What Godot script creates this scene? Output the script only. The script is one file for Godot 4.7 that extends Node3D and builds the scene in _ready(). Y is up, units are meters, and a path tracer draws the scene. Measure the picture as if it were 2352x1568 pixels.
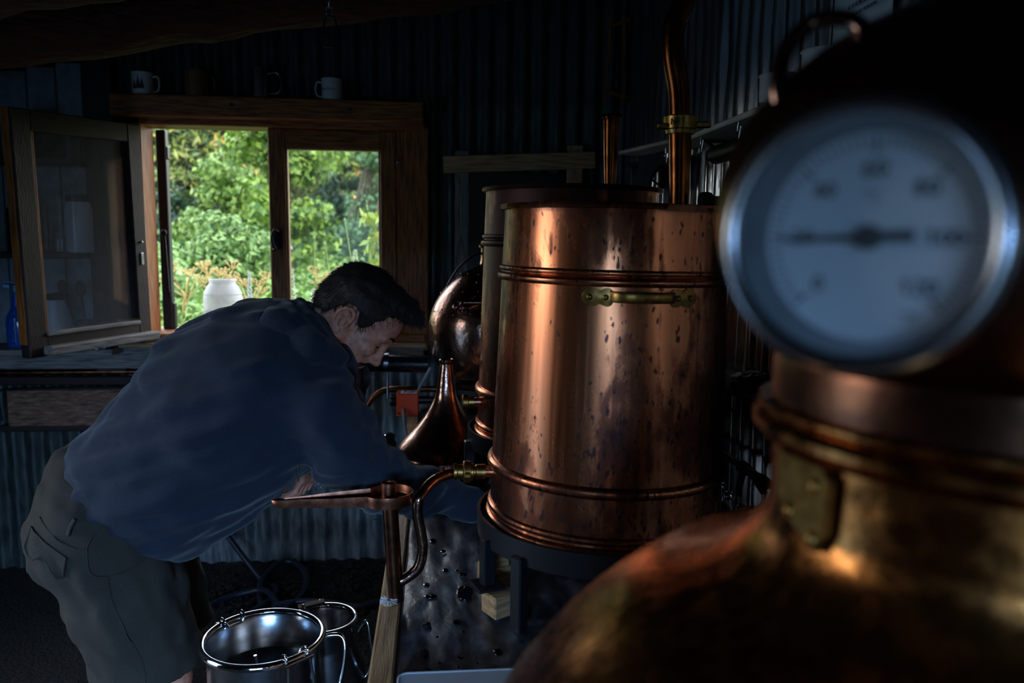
extends Node3D
# A hillside distillery hut: copper stills on a wet bench, a man stooping beside them, daylight through a casement window.

var M := {}
var rng := RandomNumberGenerator.new()
var used := {}


# ---- geometry collector: explicit normals, front faces clockwise ----
class Geo:
	var v := PackedVector3Array()
	var n := PackedVector3Array()
	var u := PackedVector2Array()

	func tri(a: Vector3, b: Vector3, c: Vector3, na: Vector3, nb: Vector3, nc: Vector3, ua := Vector2.ZERO, ub := Vector2.ZERO, uc := Vector2.ZERO) -> void:
		var g := (c - a).cross(b - a)
		if g.dot(na + nb + nc) < 0.0:
			v.append_array([a, c, b]); n.append_array([na, nc, nb]); u.append_array([ua, uc, ub])
		else:
			v.append_array([a, b, c]); n.append_array([na, nb, nc]); u.append_array([ua, ub, uc])

	func quad(a: Vector3, b: Vector3, c: Vector3, d: Vector3, nn := Vector3.ZERO) -> void:
		var k := nn
		if k == Vector3.ZERO:
			k = (c - a).cross(b - a).normalized()
		tri(a, b, c, k, k, k, Vector2(0, 0), Vector2(1, 0), Vector2(1, 1))
		tri(a, c, d, k, k, k, Vector2(0, 0), Vector2(1, 1), Vector2(0, 1))

	# a box with chamfered edges
	func box(c: Vector3, s: Vector3, b := Basis(), bev := 0.003) -> void:
		var h := s * 0.5
		bev = minf(bev, minf(h.x, minf(h.y, h.z)) * 0.45)
		for ax in 3:
			for sg in [-1.0, 1.0]:
				var p := (ax + 1) % 3
				var q := (ax + 2) % 3
				var pts := []
				for e in [[-1, -1], [1, -1], [1, 1], [-1, 1]]:
					var w := Vector3.ZERO
					w[ax] = sg * h[ax]; w[p] = e[0] * (h[p] - bev); w[q] = e[1] * (h[q] - bev)
					pts.append(c + b * w)
				var nn := Vector3.ZERO
				nn[ax] = sg
				quad(pts[0], pts[1], pts[2], pts[3], (b * nn).normalized())
		for ax in 3:
			var p := (ax + 1) % 3
			var q := (ax + 2) % 3
			for sp in [-1.0, 1.0]:
				for sq in [-1.0, 1.0]:
					var pts := []
					for e in [[-1, 0], [1, 0], [1, 1], [-1, 1]]:
						var w := Vector3.ZERO
						w[ax] = e[0] * (h[ax] - bev)
						w[p] = sp * (h[p] - (bev if e[1] == 1 else 0.0))
						w[q] = sq * (h[q] - (0.0 if e[1] == 1 else bev))
						pts.append(c + b * w)
					var nn := Vector3.ZERO
					nn[p] = sp; nn[q] = sq
					quad(pts[0], pts[1], pts[2], pts[3], (b * nn).normalized())
		for sx in [-1.0, 1.0]:
			for sy in [-1.0, 1.0]:
				for sz in [-1.0, 1.0]:
					var nn := (b * Vector3(sx, sy, sz)).normalized()
					var a := c + b * Vector3(sx * h.x, sy * (h.y - bev), sz * (h.z - bev))
					var d := c + b * Vector3(sx * (h.x - bev), sy * h.y, sz * (h.z - bev))
					var e := c + b * Vector3(sx * (h.x - bev), sy * (h.y - bev), sz * h.z)
					tri(a, d, e, nn, nn, nn)

	func span(a: Vector3, b: Vector3, bev := 0.003) -> void:
		box((a + b) * 0.5, (b - a).abs(), Basis(), bev)

	# a bar of rectangular section between two points
	func bar(a: Vector3, b: Vector3, w: float, t: float, up := Vector3.UP, bev := 0.002) -> void:
		var z := (b - a).normalized()
		if absf(z.dot(up)) > 0.98:
			up = Vector3.RIGHT
		var x := up.cross(z).normalized()
		box((a + b) * 0.5, Vector3(w, t, (b - a).length()), Basis(x, z.cross(x), z), bev)

	# profile [radius, height] turned about y
	func lathe(pr: Array, seg := 40, xf := Transform3D(), a0 := 0.0, a1 := TAU, crease := 38.0) -> void:
		var m := pr.size()
		var sn := []
		for i in m - 1:
			var d: Vector2 = pr[i + 1] - pr[i]
			sn.append(Vector2(d.y, -d.x).normalized())
		var run := [0.0]
		for i in m - 1:
			run.append(run[i] + (pr[i + 1] - pr[i]).length())
		var lim := cos(deg_to_rad(crease))
		var nb := xf.basis.inverse().transposed()
		for i in m - 1:
			if (pr[i + 1] - pr[i]).length() < 1e-6:
				continue
			var n0: Vector2 = sn[i]
			var n1: Vector2 = sn[i]
			if i > 0 and sn[i - 1].dot(sn[i]) > lim:
				n0 = (sn[i - 1] + sn[i]).normalized()
			if i < m - 2 and sn[i + 1].dot(sn[i]) > lim:
				n1 = (sn[i + 1] + sn[i]).normalized()
			for k in seg:
				var f0 := float(k) / seg
				var f1 := float(k + 1) / seg
				var c0 := cos(lerpf(a0, a1, f0)); var s0 := sin(lerpf(a0, a1, f0))
				var c1 := cos(lerpf(a0, a1, f1)); var s1 := sin(lerpf(a0, a1, f1))
				var p00 := xf * Vector3(pr[i].x * c0, pr[i].y, pr[i].x * s0)
				var p10 := xf * Vector3(pr[i].x * c1, pr[i].y, pr[i].x * s1)
				var p01 := xf * Vector3(pr[i + 1].x * c0, pr[i + 1].y, pr[i + 1].x * s0)
				var p11 := xf * Vector3(pr[i + 1].x * c1, pr[i + 1].y, pr[i + 1].x * s1)
				var q00 := (nb * Vector3(n0.x * c0, n0.y, n0.x * s0)).normalized()
				var q10 := (nb * Vector3(n0.x * c1, n0.y, n0.x * s1)).normalized()
				var q01 := (nb * Vector3(n1.x * c0, n1.y, n1.x * s0)).normalized()
				var q11 := (nb * Vector3(n1.x * c1, n1.y, n1.x * s1)).normalized()
				var v0: float = run[i] / run[m - 1]
				var v1: float = run[i + 1] / run[m - 1]
				if pr[i].x > 1e-6:
					tri(p00, p10, p11, q00, q10, q11, Vector2(f0, v0), Vector2(f1, v0), Vector2(f1, v1))
				if pr[i + 1].x > 1e-6:
					tri(p00, p11, p01, q00, q11, q01, Vector2(f0, v0), Vector2(f1, v1), Vector2(f0, v1))

	func ball(c: Vector3, r: Vector3, seg := 14, b := Basis()) -> void:
		var pr := []
		for i in seg + 1:
			var a := PI * i / seg
			pr.append(Vector2(sin(a), -cos(a)))
		lathe(pr, seg * 2, Transform3D(b * Basis.from_scale(r), c))

	# round tube through points; r a number or one per point
	func tube(pts: Array, r, seg := 10, caps := true, flat := 1.0) -> void:
		var m := pts.size()
		var prev := Vector3.ZERO
		var rings := []
		var nrm := []
		var cen := []
		for i in m:
			var t: Vector3 = (pts[mini(i + 1, m - 1)] - pts[maxi(i - 1, 0)]).normalized()
			var x := prev
			if x == Vector3.ZERO:
				x = t.cross(Vector3.UP if absf(t.y) < 0.9 else Vector3.RIGHT)
			x = (x - t * x.dot(t)).normalized()
			prev = x
			var y := t.cross(x)
			var rad: float = r[i] if r is Array else r
			var ring := []
			var rn := []
			for k in seg:
				var a := TAU * k / seg
				var d := x * cos(a) + y * sin(a) * flat
				ring.append(pts[i] + d * rad)
				rn.append((x * cos(a) * flat + y * sin(a)).normalized())
			rings.append(ring); nrm.append(rn); cen.append(t)
		for i in m - 1:
			for k in seg:
				var j := (k + 1) % seg
				tri(rings[i][k], rings[i][j], rings[i + 1][j], nrm[i][k], nrm[i][j], nrm[i + 1][j])
				tri(rings[i][k], rings[i + 1][j], rings[i + 1][k], nrm[i][k], nrm[i + 1][j], nrm[i + 1][k])
		if caps:
			for k in range(1, seg - 1):
				tri(rings[0][0], rings[0][k], rings[0][k + 1], -cen[0], -cen[0], -cen[0])
				tri(rings[m - 1][0], rings[m - 1][k], rings[m - 1][k + 1], cen[m - 1], cen[m - 1], cen[m - 1])

	# flat outline (x, y) given depth along z
	func plate(poly: Array, depth: float, xf := Transform3D()) -> void:
		var pv := PackedVector2Array(poly)
		var ix := Geometry2D.triangulate_polygon(pv)
		for s in [-0.5, 0.5]:
			var nn := (xf.basis * Vector3(0, 0, signf(s))).normalized()
			for i in range(0, ix.size(), 3):
				tri(xf * Vector3(pv[ix[i]].x, pv[ix[i]].y, s * depth), xf * Vector3(pv[ix[i + 1]].x, pv[ix[i + 1]].y, s * depth), xf * Vector3(pv[ix[i + 2]].x, pv[ix[i + 2]].y, s * depth), nn, nn, nn)
		var cw := -1.0 if Geometry2D.is_polygon_clockwise(pv) else 1.0
		for i in pv.size():
			var a := pv[i]
			var b := pv[(i + 1) % pv.size()]
			var e := (b - a).normalized()
			var nn := (xf.basis * Vector3(e.y * cw, -e.x * cw, 0)).normalized()
			quad(xf * Vector3(a.x, a.y, -depth / 2), xf * Vector3(b.x, b.y, -depth / 2), xf * Vector3(b.x, b.y, depth / 2), xf * Vector3(a.x, a.y, depth / 2), nn)

	# surface given by rows of points, smooth
	func sheet(rows: Array, wrap := false) -> void:
		var h := rows.size()
		var w: int = rows[0].size()
		var nr := []
		for i in h:
			var line := []
			for k in w:
				var du: Vector3
				if wrap:
					du = rows[i][(k + 1) % w] - rows[i][(k + w - 1) % w]
				else:
					du = rows[i][mini(k + 1, w - 1)] - rows[i][maxi(k - 1, 0)]
				var dv: Vector3 = rows[mini(i + 1, h - 1)][k] - rows[maxi(i - 1, 0)][k]
				line.append(du.cross(dv).normalized())
			nr.append(line)
		for i in h - 1:
			for k in (w if wrap else w - 1):
				var j := (k + 1) % w
				var ua := Vector2(float(k) / w, float(i) / h)
				tri(rows[i][k], rows[i][j], rows[i + 1][j], nr[i][k], nr[i][j], nr[i + 1][j], ua, ua, ua)
				tri(rows[i][k], rows[i + 1][j], rows[i + 1][k], nr[i][k], nr[i + 1][j], nr[i + 1][k], ua, ua, ua)

	# turn every face that looks away from dir (all faces when dir is zero)
	func flip(dir := Vector3.ZERO) -> void:
		for i in range(0, v.size(), 3):
			if dir == Vector3.ZERO or (n[i] + n[i + 1] + n[i + 2]).dot(dir) < 0.0:
				var a := v[i + 1]; v[i + 1] = v[i + 2]; v[i + 2] = a
				var b := n[i + 1]; n[i + 1] = -n[i + 2]; n[i + 2] = -b
				n[i] = -n[i]

	func mesh() -> ArrayMesh:
		for i in n.size():
			if not n[i].is_finite() or n[i].length_squared() < 0.25:
				n[i] = Vector3.UP
		var a := []
		a.resize(Mesh.ARRAY_MAX)
		a[Mesh.ARRAY_VERTEX] = v
		a[Mesh.ARRAY_NORMAL] = n
		a[Mesh.ARRAY_TEX_UV] = u
		var m := ArrayMesh.new()
		m.add_surface_from_arrays(Mesh.PRIMITIVE_TRIANGLES, a)
		return m


# ---- signed distance field of joined bones, meshed as surface nets ----
class Field:
	var a := PackedVector3Array()
	var b := PackedVector3Array()
	var ra := PackedFloat32Array()
	var rb := PackedFloat32Array()
	var kk := PackedFloat32Array()
	var sg := PackedFloat32Array()
	var ells := []            # [inverse basis, centre, smallest radius, k, sign]
	var wrinkle: Callable
	var cut: Array = []       # planes kept where dot(p, n) < d
	var clip: Callable

	func bone(p: Vector3, q: Vector3, r0: float, r1: float, k := 0.03, sign := 1.0) -> void:
		a.append(p); b.append(q); ra.append(r0); rb.append(r1); kk.append(k); sg.append(sign)

	func ell(c: Vector3, r: Vector3, bs := Basis(), k := 0.02, sign := 1.0) -> void:
		ells.append([(bs * Basis.from_scale(r)).inverse(), c, minf(r.x, minf(r.y, r.z)), k, sign])

	func at(p: Vector3) -> float:
		var d := 1e3
		for i in a.size():
			var pa := p - a[i]
			var ba := b[i] - a[i]
			var h := clampf(pa.dot(ba) / maxf(ba.length_squared(), 1e-9), 0.0, 1.0)
			var e := (pa - ba * h).length() - lerpf(ra[i], rb[i], h)
			var k := kk[i]
			if sg[i] > 0.0:
				var t := maxf(k - absf(d - e), 0.0) / k
				d = minf(d, e) - t * t * k * 0.25
			else:
				var t := maxf(k - absf(d + e), 0.0) / k
				d = maxf(d, -e) + t * t * k * 0.25
		for el in ells:
			var q: Vector3 = el[0] * (p - el[1])
			var l := q.length()
			var e: float = (l - 1.0) * el[2]
			if l > 1e-4:
				var g: Vector3 = el[0].transposed() * (q / l)
				e = (l - 1.0) / maxf(g.length(), 1e-4)
			var k: float = el[3]
			if el[4] > 0.0:
				var t := maxf(k - absf(d - e), 0.0) / k
				d = minf(d, e) - t * t * k * 0.25
			else:
				var t := maxf(k - absf(d + e), 0.0) / k
				d = maxf(d, -e) + t * t * k * 0.25
		if wrinkle.is_valid() and absf(d) < 0.05:
			d += wrinkle.call(p)
		for c in cut:
			d = maxf(d, p.dot(c[0]) - c[1])
		if clip.is_valid():
			d = maxf(d, clip.call(p))
		return d

	func net(lo: Vector3, hi: Vector3, cell: float, g: Geo, passes := 0) -> void:
		var nx := int((hi.x - lo.x) / cell / 4.0) * 4 + 5
		var ny := int((hi.y - lo.y) / cell / 4.0) * 4 + 5
		var nz := int((hi.z - lo.z) / cell / 4.0) * 4 + 5
		var val := PackedFloat32Array()
		val.resize(nx * ny * nz)
		val.fill(1.0)
		var done := PackedByteArray()
		done.resize(nx * ny * nz)
		var blocks := []
		var half := cell * 2.0 * 1.7321 + 0.012
		for bx in (nx - 1) / 4:
			for by in (ny - 1) / 4:
				for bz in (nz - 1) / 4:
					var c := lo + Vector3(bx * 4 + 2, by * 4 + 2, bz * 4 + 2) * cell
					var d := at(c)
					if absf(d) > half * 1.35:
						continue
					blocks.append(Vector3i(bx, by, bz))
					for x in 5:
						for y in 5:
							for z in 5:
								var id := ((bx * 4 + x) * ny + by * 4 + y) * nz + bz * 4 + z
								if done[id] == 0:
									done[id] = 1
									val[id] = at(lo + Vector3(bx * 4 + x, by * 4 + y, bz * 4 + z) * cell)
		var ids := {}
		var pts := PackedVector3Array()
		var cells := []
		for blk in blocks:
			for x in 4:
				for y in 4:
					for z in 4:
						var cx: int = blk.x * 4 + x
						var cy: int = blk.y * 4 + y
						var cz: int = blk.z * 4 + z
						var base := (cx * ny + cy) * nz + cz
						var inside := 0
						var cv := []
						for k in 8:
							var w := val[base + (k & 1) * ny * nz + ((k >> 1) & 1) * nz + (k >> 2)]
							cv.append(w)
							if w < 0.0:
								inside += 1
						if inside == 0 or inside == 8:
							continue
						var s := Vector3.ZERO
						var cnt := 0
						for k in 8:
							for bit in 3:
								var j := k | (1 << bit)
								if j == k or (cv[k] < 0.0) == (cv[j] < 0.0):
									continue
								var t: float = cv[k] / (cv[k] - cv[j])
								var p0 := Vector3(k & 1, (k >> 1) & 1, k >> 2)
								var p1 := Vector3(j & 1, (j >> 1) & 1, j >> 2)
								s += p0.lerp(p1, t)
								cnt += 1
						ids[base] = pts.size()
						pts.append(lo + (Vector3(cx, cy, cz) + s / cnt) * cell)
						cells.append(base)
		var quads := PackedInt32Array()
		var st := [ny * nz, nz, 1]
		for base in cells:
			for ax in 3:
				var o: int = base + st[ax]
				if (val[base] < 0.0) == (val[o] < 0.0):
					continue
				var s1: int = st[(ax + 1) % 3]
				var s2: int = st[(ax + 2) % 3]
				if ids.has(base - s1) and ids.has(base - s2) and ids.has(base - s1 - s2):
					var q := [ids[base], ids[base - s1], ids[base - s1 - s2], ids[base - s2]]
					if val[base] > 0.0:
						q.reverse()
					quads.append_array(q)
		for pass_i in passes:
			var acc := PackedVector3Array(); acc.resize(pts.size())
			var num := PackedFloat32Array(); num.resize(pts.size())
			for i in range(0, quads.size(), 4):
				for k in 4:
					var e0 := quads[i + k]
					var e1 := quads[i + (k + 1) % 4]
					acc[e0] += pts[e1]; num[e0] += 1.0
					acc[e1] += pts[e0]; num[e1] += 1.0
			for i in pts.size():
				if num[i] > 0.0:
					pts[i] = pts[i].lerp(acc[i] / num[i], 0.5)
		var nr := PackedVector3Array()
		nr.resize(pts.size())
		for i in range(0, quads.size(), 4):
			var f := (pts[quads[i + 2]] - pts[quads[i]]).cross(pts[quads[i + 3]] - pts[quads[i + 1]])
			for k in 4:
				nr[quads[i + k]] += f
		for i in range(0, quads.size(), 4):
			var A := quads[i]; var B := quads[i + 1]; var C := quads[i + 2]; var D := quads[i + 3]
			for t in [[A, C, B], [A, D, C]]:
				for k in t:
					g.v.append(pts[k]); g.n.append(nr[k].normalized()); g.u.append(Vector2.ZERO)


func curve(pts: Array, per := 8) -> Array:
	var out := []
	for i in pts.size() - 1:
		var p0: Vector3 = pts[maxi(i - 1, 0)]
		var p3: Vector3 = pts[mini(i + 2, pts.size() - 1)]
		for k in per:
			out.append(pts[i].cubic_interpolate(pts[i + 1], p0, p3, float(k) / per))
	out.append(pts[-1])
	return out


func numbered(called: String) -> String:
	var k: int = used.get(called, 0)
	used[called] = k + 1
	return called if k == 0 else "%s_%03d" % [called, k]


func thing(called: String, label: String, category: String, at := Vector3.ZERO, rot := Vector3.ZERO, group := "") -> Node3D:
	var o := Node3D.new()
	o.name = numbered(called)
	o.position = at
	o.rotation = rot
	add_child(o)
	tag(o, label, category, group)
	return o


func tag(o: Node3D, label: String, category: String, group := "") -> void:
	o.set_meta("label", label)
	o.set_meta("category", category)
	if group:
		o.set_meta("group", group)


func part(called: String, g, m: Material, parent: Node3D, label := "") -> MeshInstance3D:
	var o := MeshInstance3D.new()
	o.name = called
	o.mesh = g.mesh() if g is Geo else g
	o.material_override = m
	parent.add_child(o, true)
	if label:
		o.set_meta("label", label)
	return o


func single(called: String, label: String, category: String, g, m: Material, at := Vector3.ZERO, group := "") -> MeshInstance3D:
	var o := MeshInstance3D.new()
	o.name = numbered(called)
	o.mesh = g.mesh() if g is Geo else g
	o.material_override = m
	o.position = at
	add_child(o)
	tag(o, label, category, group)
	return o


func struct(called: String, label: String, category: String) -> Node3D:
	var o := Node3D.new()
	o.name = called
	add_child(o)
	tag(o, label, category)
	o.set_meta("kind", "structure")
	return o


# a copy of a thing with its parts, under a name and label of its own
func dup(src: Node3D, at: Vector3, label: String, turn := 0.0) -> Node3D:
	var r: Node3D = src.duplicate()
	r.name = numbered(String(src.name).rstrip("0123456789").trim_suffix("_"))
	add_child(r)
	r.position = at
	r.rotation.y = turn
	r.set_meta("label", label)
	return r


# ---- materials ----
func noise(size: int, freq: float, stops: Array, oct := 4, kind := FastNoiseLite.TYPE_SIMPLEX_SMOOTH, sd := 1, wob := 0.0) -> NoiseTexture2D:
	var f := FastNoiseLite.new()
	f.noise_type = kind
	f.frequency = freq
	f.fractal_octaves = oct
	f.seed = sd
	if wob > 0.0:
		f.domain_warp_enabled = true
		f.domain_warp_amplitude = wob
		f.domain_warp_frequency = freq
	var t := NoiseTexture2D.new()
	t.width = size
	t.height = size
	t.seamless = true
	t.noise = f
	if stops:
		var g := Gradient.new()
		var off := PackedFloat32Array()
		var col := PackedColorArray()
		for s in stops:
			off.append(s[0]); col.append(s[1])
		g.offsets = off
		g.colors = col
		t.color_ramp = g
	return t


func plain(c: Color, rough := 0.6, metal := 0.0) -> StandardMaterial3D:
	var m := StandardMaterial3D.new()
	m.albedo_color = c
	m.roughness = rough
	m.metallic = metal
	return m


func mapped(tex: Texture2D, scale: Vector3, rough := 0.6, metal := 0.0, bump: Texture2D = null, bump_cm := 0.1, tint := Color.WHITE, world := false) -> StandardMaterial3D:
	var m := plain(tint, rough, metal)
	m.albedo_texture = tex
	m.uv1_triplanar = true
	m.uv1_world_triplanar = world
	m.uv1_scale = scale
	if bump:
		m.heightmap_enabled = true
		m.heightmap_texture = bump
		m.heightmap_scale = bump_cm
		m.heightmap_deep_parallax = false
	return m


func _ready() -> void:
	rng.seed = 7
	var cam := Camera3D.new()
	cam.name = "camera"
	cam.position = Vector3(0, 1.5, 0)
	cam.rotation_degrees = Vector3(-7.2227, -5.5396, 0.6987)
	cam.fov = 46.397
	cam.near = 0.03
	cam.far = 400.0
	var att := CameraAttributesPhysical.new()
	att.frustum_focal_length = 28.0
	att.frustum_focus_distance = 1.95
	att.frustum_near = 0.03
	att.frustum_far = 400.0
	att.exposure_aperture = 3.4
	att.auto_exposure_enabled = false
	cam.attributes = att
	add_child(cam)
	cam.current = true

	var we := WorldEnvironment.new()
	we.name = "environment"
	var env := Environment.new()
	env.background_mode = Environment.BG_SKY
	var sky := Sky.new()
	var ps := ProceduralSkyMaterial.new()
	ps.sky_top_color = Color(0.86, 0.91, 0.97)
	ps.sky_horizon_color = Color(1.0, 0.98, 0.93)
	ps.ground_bottom_color = Color(0.10, 0.13, 0.07)
	ps.ground_horizon_color = Color(0.3, 0.34, 0.28)
	ps.sun_angle_max = 1.0
	sky.sky_material = ps
	env.sky = sky
	env.background_energy_multiplier = 6.2
	env.tonemap_mode = Environment.TONE_MAPPER_LINEAR
	env.tonemap_exposure = 1.0
	env.sdfgi_enabled = true
	env.ssao_enabled = true
	env.ssil_enabled = true
	we.environment = env
	add_child(we)

	# low evening sun on the hillside: an unseen ridge added behind the hut keeps it in shade
	var sun := DirectionalLight3D.new()
	sun.name = "sun"
	sun.light_color = Color(1.0, 0.80, 0.45)
	sun.light_energy = 13.0
	sun.light_angular_distance = 0.6
	sun.rotation_degrees = Vector3(-11, 18, 0)
	sun.shadow_enabled = true
	add_child(sun)

	# daylight entering by the doorway on the left and the little window behind the camera
	daylight("doorway_daylight", Vector3(-2.28, 1.0, -1.35), Vector3(0, -90, 0), Vector2(0.78, 1.75), 0.5)
	daylight("front_doorway_daylight", Vector3(-0.45, 0.95, 2.18), Vector3.ZERO, Vector2(1.26, 1.5), 0.14)
	# added area lamp in place of sky beyond the front doorway, lighting low parts
	daylight("added_yard_lamp", Vector3(-0.6, 2.9, 8.0), Vector3(-6, 0, 0), Vector2(5.0, 2.0), 17.0)

	make_materials()
	build_room()
	build_all()


func daylight(called: String, at: Vector3, rot: Vector3, size: Vector2, energy: float) -> void:
	var l := AreaLight3D.new()
	l.name = called
	l.area_size = size
	l.area_normalize_energy = false
	l.light_color = Color(0.56, 0.76, 1.0)
	l.light_energy = energy
	l.area_range = 12.0
	l.area_attenuation = 2.0
	l.shadow_enabled = true
	l.position = at
	l.rotation_degrees = rot
	add_child(l)


func c8(r: int, g: int, b: int) -> Color:
	return Color8(r, g, b)


func make_materials() -> void:
	var grey := noise(512, 0.012, [], 5, FastNoiseLite.TYPE_SIMPLEX_SMOOTH, 3)
	var fine := noise(512, 0.06, [], 4, FastNoiseLite.TYPE_SIMPLEX_SMOOTH, 4)
	M.grey = grey
	M.fine = fine
	# wood: grain along the long axis through an uneven scale
	var wd := noise(512, 0.018, [[0.0, c8(66, 32, 8)], [0.4, c8(128, 70, 20)], [0.6, c8(150, 88, 30)], [1.0, c8(172, 110, 46)]], 5, FastNoiseLite.TYPE_SIMPLEX_SMOOTH, 5, 22.0)
	var wp := noise(512, 0.018, [[0.0, c8(120, 88, 58)], [0.45, c8(176, 138, 96)], [1.0, c8(206, 172, 128)]], 5, FastNoiseLite.TYPE_SIMPLEX_SMOOTH, 6, 22.0)
	var wg := noise(512, 0.02, [[0.0, c8(70, 66, 64)], [0.45, c8(124, 118, 112)], [1.0, c8(158, 150, 142)]], 5, FastNoiseLite.TYPE_SIMPLEX_SMOOTH, 7, 22.0)
	var long := {"x": Vector3(0.7, 9, 9), "y": Vector3(9, 0.7, 9), "z": Vector3(9, 9, 0.7)}
	for ax in long:
		M["wood_" + ax] = mapped(wd, long[ax], 0.55, 0.0, fine, 0.08)
		M["pine_" + ax] = mapped(wp, long[ax], 0.6, 0.0, fine, 0.08)
		M["oldwood_" + ax] = mapped(wg, long[ax], 0.7, 0.0, fine, 0.12)
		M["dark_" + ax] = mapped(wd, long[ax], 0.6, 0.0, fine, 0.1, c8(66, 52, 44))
	M.log = mapped(wd, Vector3(1.2, 5, 5), 0.9, 0.0, grey, 1.5, c8(130, 110, 96))
	M.soil = mapped(noise(512, 0.05, [[0.0, c8(8, 6, 5)], [0.6, c8(28, 22, 18)], [1.0, c8(60, 48, 38)]], 5), Vector3(2, 2, 2), 0.95, 0.0, fine, 1.0)
	# galvanised iron: dull zinc with blotches
	var zinc := noise(512, 0.03, [[0.0, c8(64, 70, 74)], [0.42, c8(100, 108, 112)], [0.6, c8(118, 126, 130)], [1.0, c8(160, 166, 168)]], 5, FastNoiseLite.TYPE_SIMPLEX_SMOOTH, 9)
	var zr := noise(512, 0.02, [[0.0, Color(0.3, 0.3, 0.3)], [1.0, Color(0.66, 0.66, 0.66)]], 4, FastNoiseLite.TYPE_SIMPLEX_SMOOTH, 10)
	M.zinc = mapped(zinc, Vector3(2.5, 0.5, 2.5), 1.0, 0.4, fine, 0.02)
	M.zinc.roughness_texture = zr
	M.zinc.roughness_texture_channel = BaseMaterial3D.TEXTURE_CHANNEL_RED
	M.zinc_shaded = M.zinc.duplicate()
	M.zinc_shaded.albedo_color = c8(150, 152, 140)  # shade of the upper and far-left wall put into the zinc tint
	M.zinc_bright = M.zinc.duplicate()
	M.zinc_bright.metallic = 0.95
	M.zinc_bright.albedo_texture = noise(256, 0.02, [[0.0, c8(140, 146, 150)], [1.0, c8(206, 210, 212)]], 4, FastNoiseLite.TYPE_SIMPLEX_SMOOTH, 22)
	M.zinc_bright.roughness_texture = noise(256, 0.02, [[0.0, Color(0.1, 0.1, 0.1)], [1.0, Color(0.3, 0.3, 0.3)]], 4, FastNoiseLite.TYPE_SIMPLEX_SMOOTH, 11)
	# copper in three states
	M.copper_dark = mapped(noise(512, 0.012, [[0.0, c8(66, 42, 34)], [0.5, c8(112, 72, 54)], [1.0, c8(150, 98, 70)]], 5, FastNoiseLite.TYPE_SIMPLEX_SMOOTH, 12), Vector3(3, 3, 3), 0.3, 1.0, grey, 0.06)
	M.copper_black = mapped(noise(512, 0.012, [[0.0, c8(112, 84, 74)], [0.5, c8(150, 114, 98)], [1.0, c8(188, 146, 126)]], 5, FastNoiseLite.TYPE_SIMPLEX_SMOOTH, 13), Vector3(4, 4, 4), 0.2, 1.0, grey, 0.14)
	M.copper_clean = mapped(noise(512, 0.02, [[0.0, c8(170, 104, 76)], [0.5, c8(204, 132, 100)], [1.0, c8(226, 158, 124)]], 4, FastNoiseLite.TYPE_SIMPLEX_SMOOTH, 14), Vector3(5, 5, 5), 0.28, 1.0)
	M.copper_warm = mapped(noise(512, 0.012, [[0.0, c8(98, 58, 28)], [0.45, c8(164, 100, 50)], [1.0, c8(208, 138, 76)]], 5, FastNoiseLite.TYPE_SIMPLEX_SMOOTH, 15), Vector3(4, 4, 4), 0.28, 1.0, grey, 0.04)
	M.copper_mid = mapped(noise(512, 0.015, [[0.0, c8(96, 60, 46)], [0.5, c8(146, 92, 70)], [1.0, c8(190, 124, 94)]], 5, FastNoiseLite.TYPE_SIMPLEX_SMOOTH, 20), Vector3(5, 5, 5), 0.36, 1.0, grey, 0.04)
	M.copper_pipe = mapped(noise(512, 0.012, [[0.0, c8(62, 34, 16)], [0.5, c8(112, 64, 32)], [1.0, c8(168, 98, 50)]], 5, FastNoiseLite.TYPE_SIMPLEX_SMOOTH, 19), Vector3(4, 2, 4), 0.26, 1.0, grey, 0.04)
	M.brass = mapped(noise(256, 0.03, [[0.0, c8(134, 98, 46)], [1.0, c8(204, 160, 92)]], 4, FastNoiseLite.TYPE_SIMPLEX_SMOOTH, 16), Vector3(8, 8, 8), 0.35, 1.0)
	M.steel = mapped(noise(256, 0.02, [[0.0, c8(150, 154, 160)], [1.0, c8(206, 208, 210)]], 4, FastNoiseLite.TYPE_SIMPLEX_SMOOTH, 17), Vector3(6, 6, 6), 0.22, 1.0)
	M.chrome = plain(c8(206, 208, 212), 0.08, 1.0)
	M.iron = plain(c8(34, 34, 38), 0.5, 0.6)
	M.blackmetal = plain(c8(24, 26, 32), 0.45, 0.2)
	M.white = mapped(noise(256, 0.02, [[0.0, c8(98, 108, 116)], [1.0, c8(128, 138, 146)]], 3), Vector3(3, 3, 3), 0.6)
	M.enamel = plain(c8(188, 191, 188), 0.2)
	M.glass = plain(Color(0.95, 0.97, 0.98, 0.04), 0.02)
	M.glass.transparency = BaseMaterial3D.TRANSPARENCY_ALPHA
	M.frosted = plain(Color(0.95, 0.96, 1.0, 0.4), 0.2)
	M.frosted.transparency = BaseMaterial3D.TRANSPARENCY_ALPHA
	M.bluegl = plain(Color(0.05, 0.25, 0.7, 0.5), 0.05)
	M.bluegl.transparency = BaseMaterial3D.TRANSPARENCY_ALPHA
	M.black = plain(c8(10, 10, 12), 0.4)
	M.grey_plastic = plain(c8(130, 132, 136), 0.5)
	M.orange = plain(c8(214, 66, 10), 0.45)
	M.inkblue = plain(c8(16, 34, 84), 0.5)
	M.ink = plain(c8(14, 16, 22), 0.5)
	M.dial = plain(c8(226, 231, 236), 0.55)
	M.paper = plain(c8(190, 196, 198), 0.8)
	M.blacksteel = mapped(noise(256, 0.03, [[0.0, c8(40, 40, 44)], [1.0, c8(96, 96, 102)]], 4, FastNoiseLite.TYPE_SIMPLEX_SMOOTH, 18), Vector3(6, 6, 6), 0.25, 0.9)
	M.milky = plain(Color(0.86, 0.86, 0.88, 0.62), 0.35)
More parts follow.
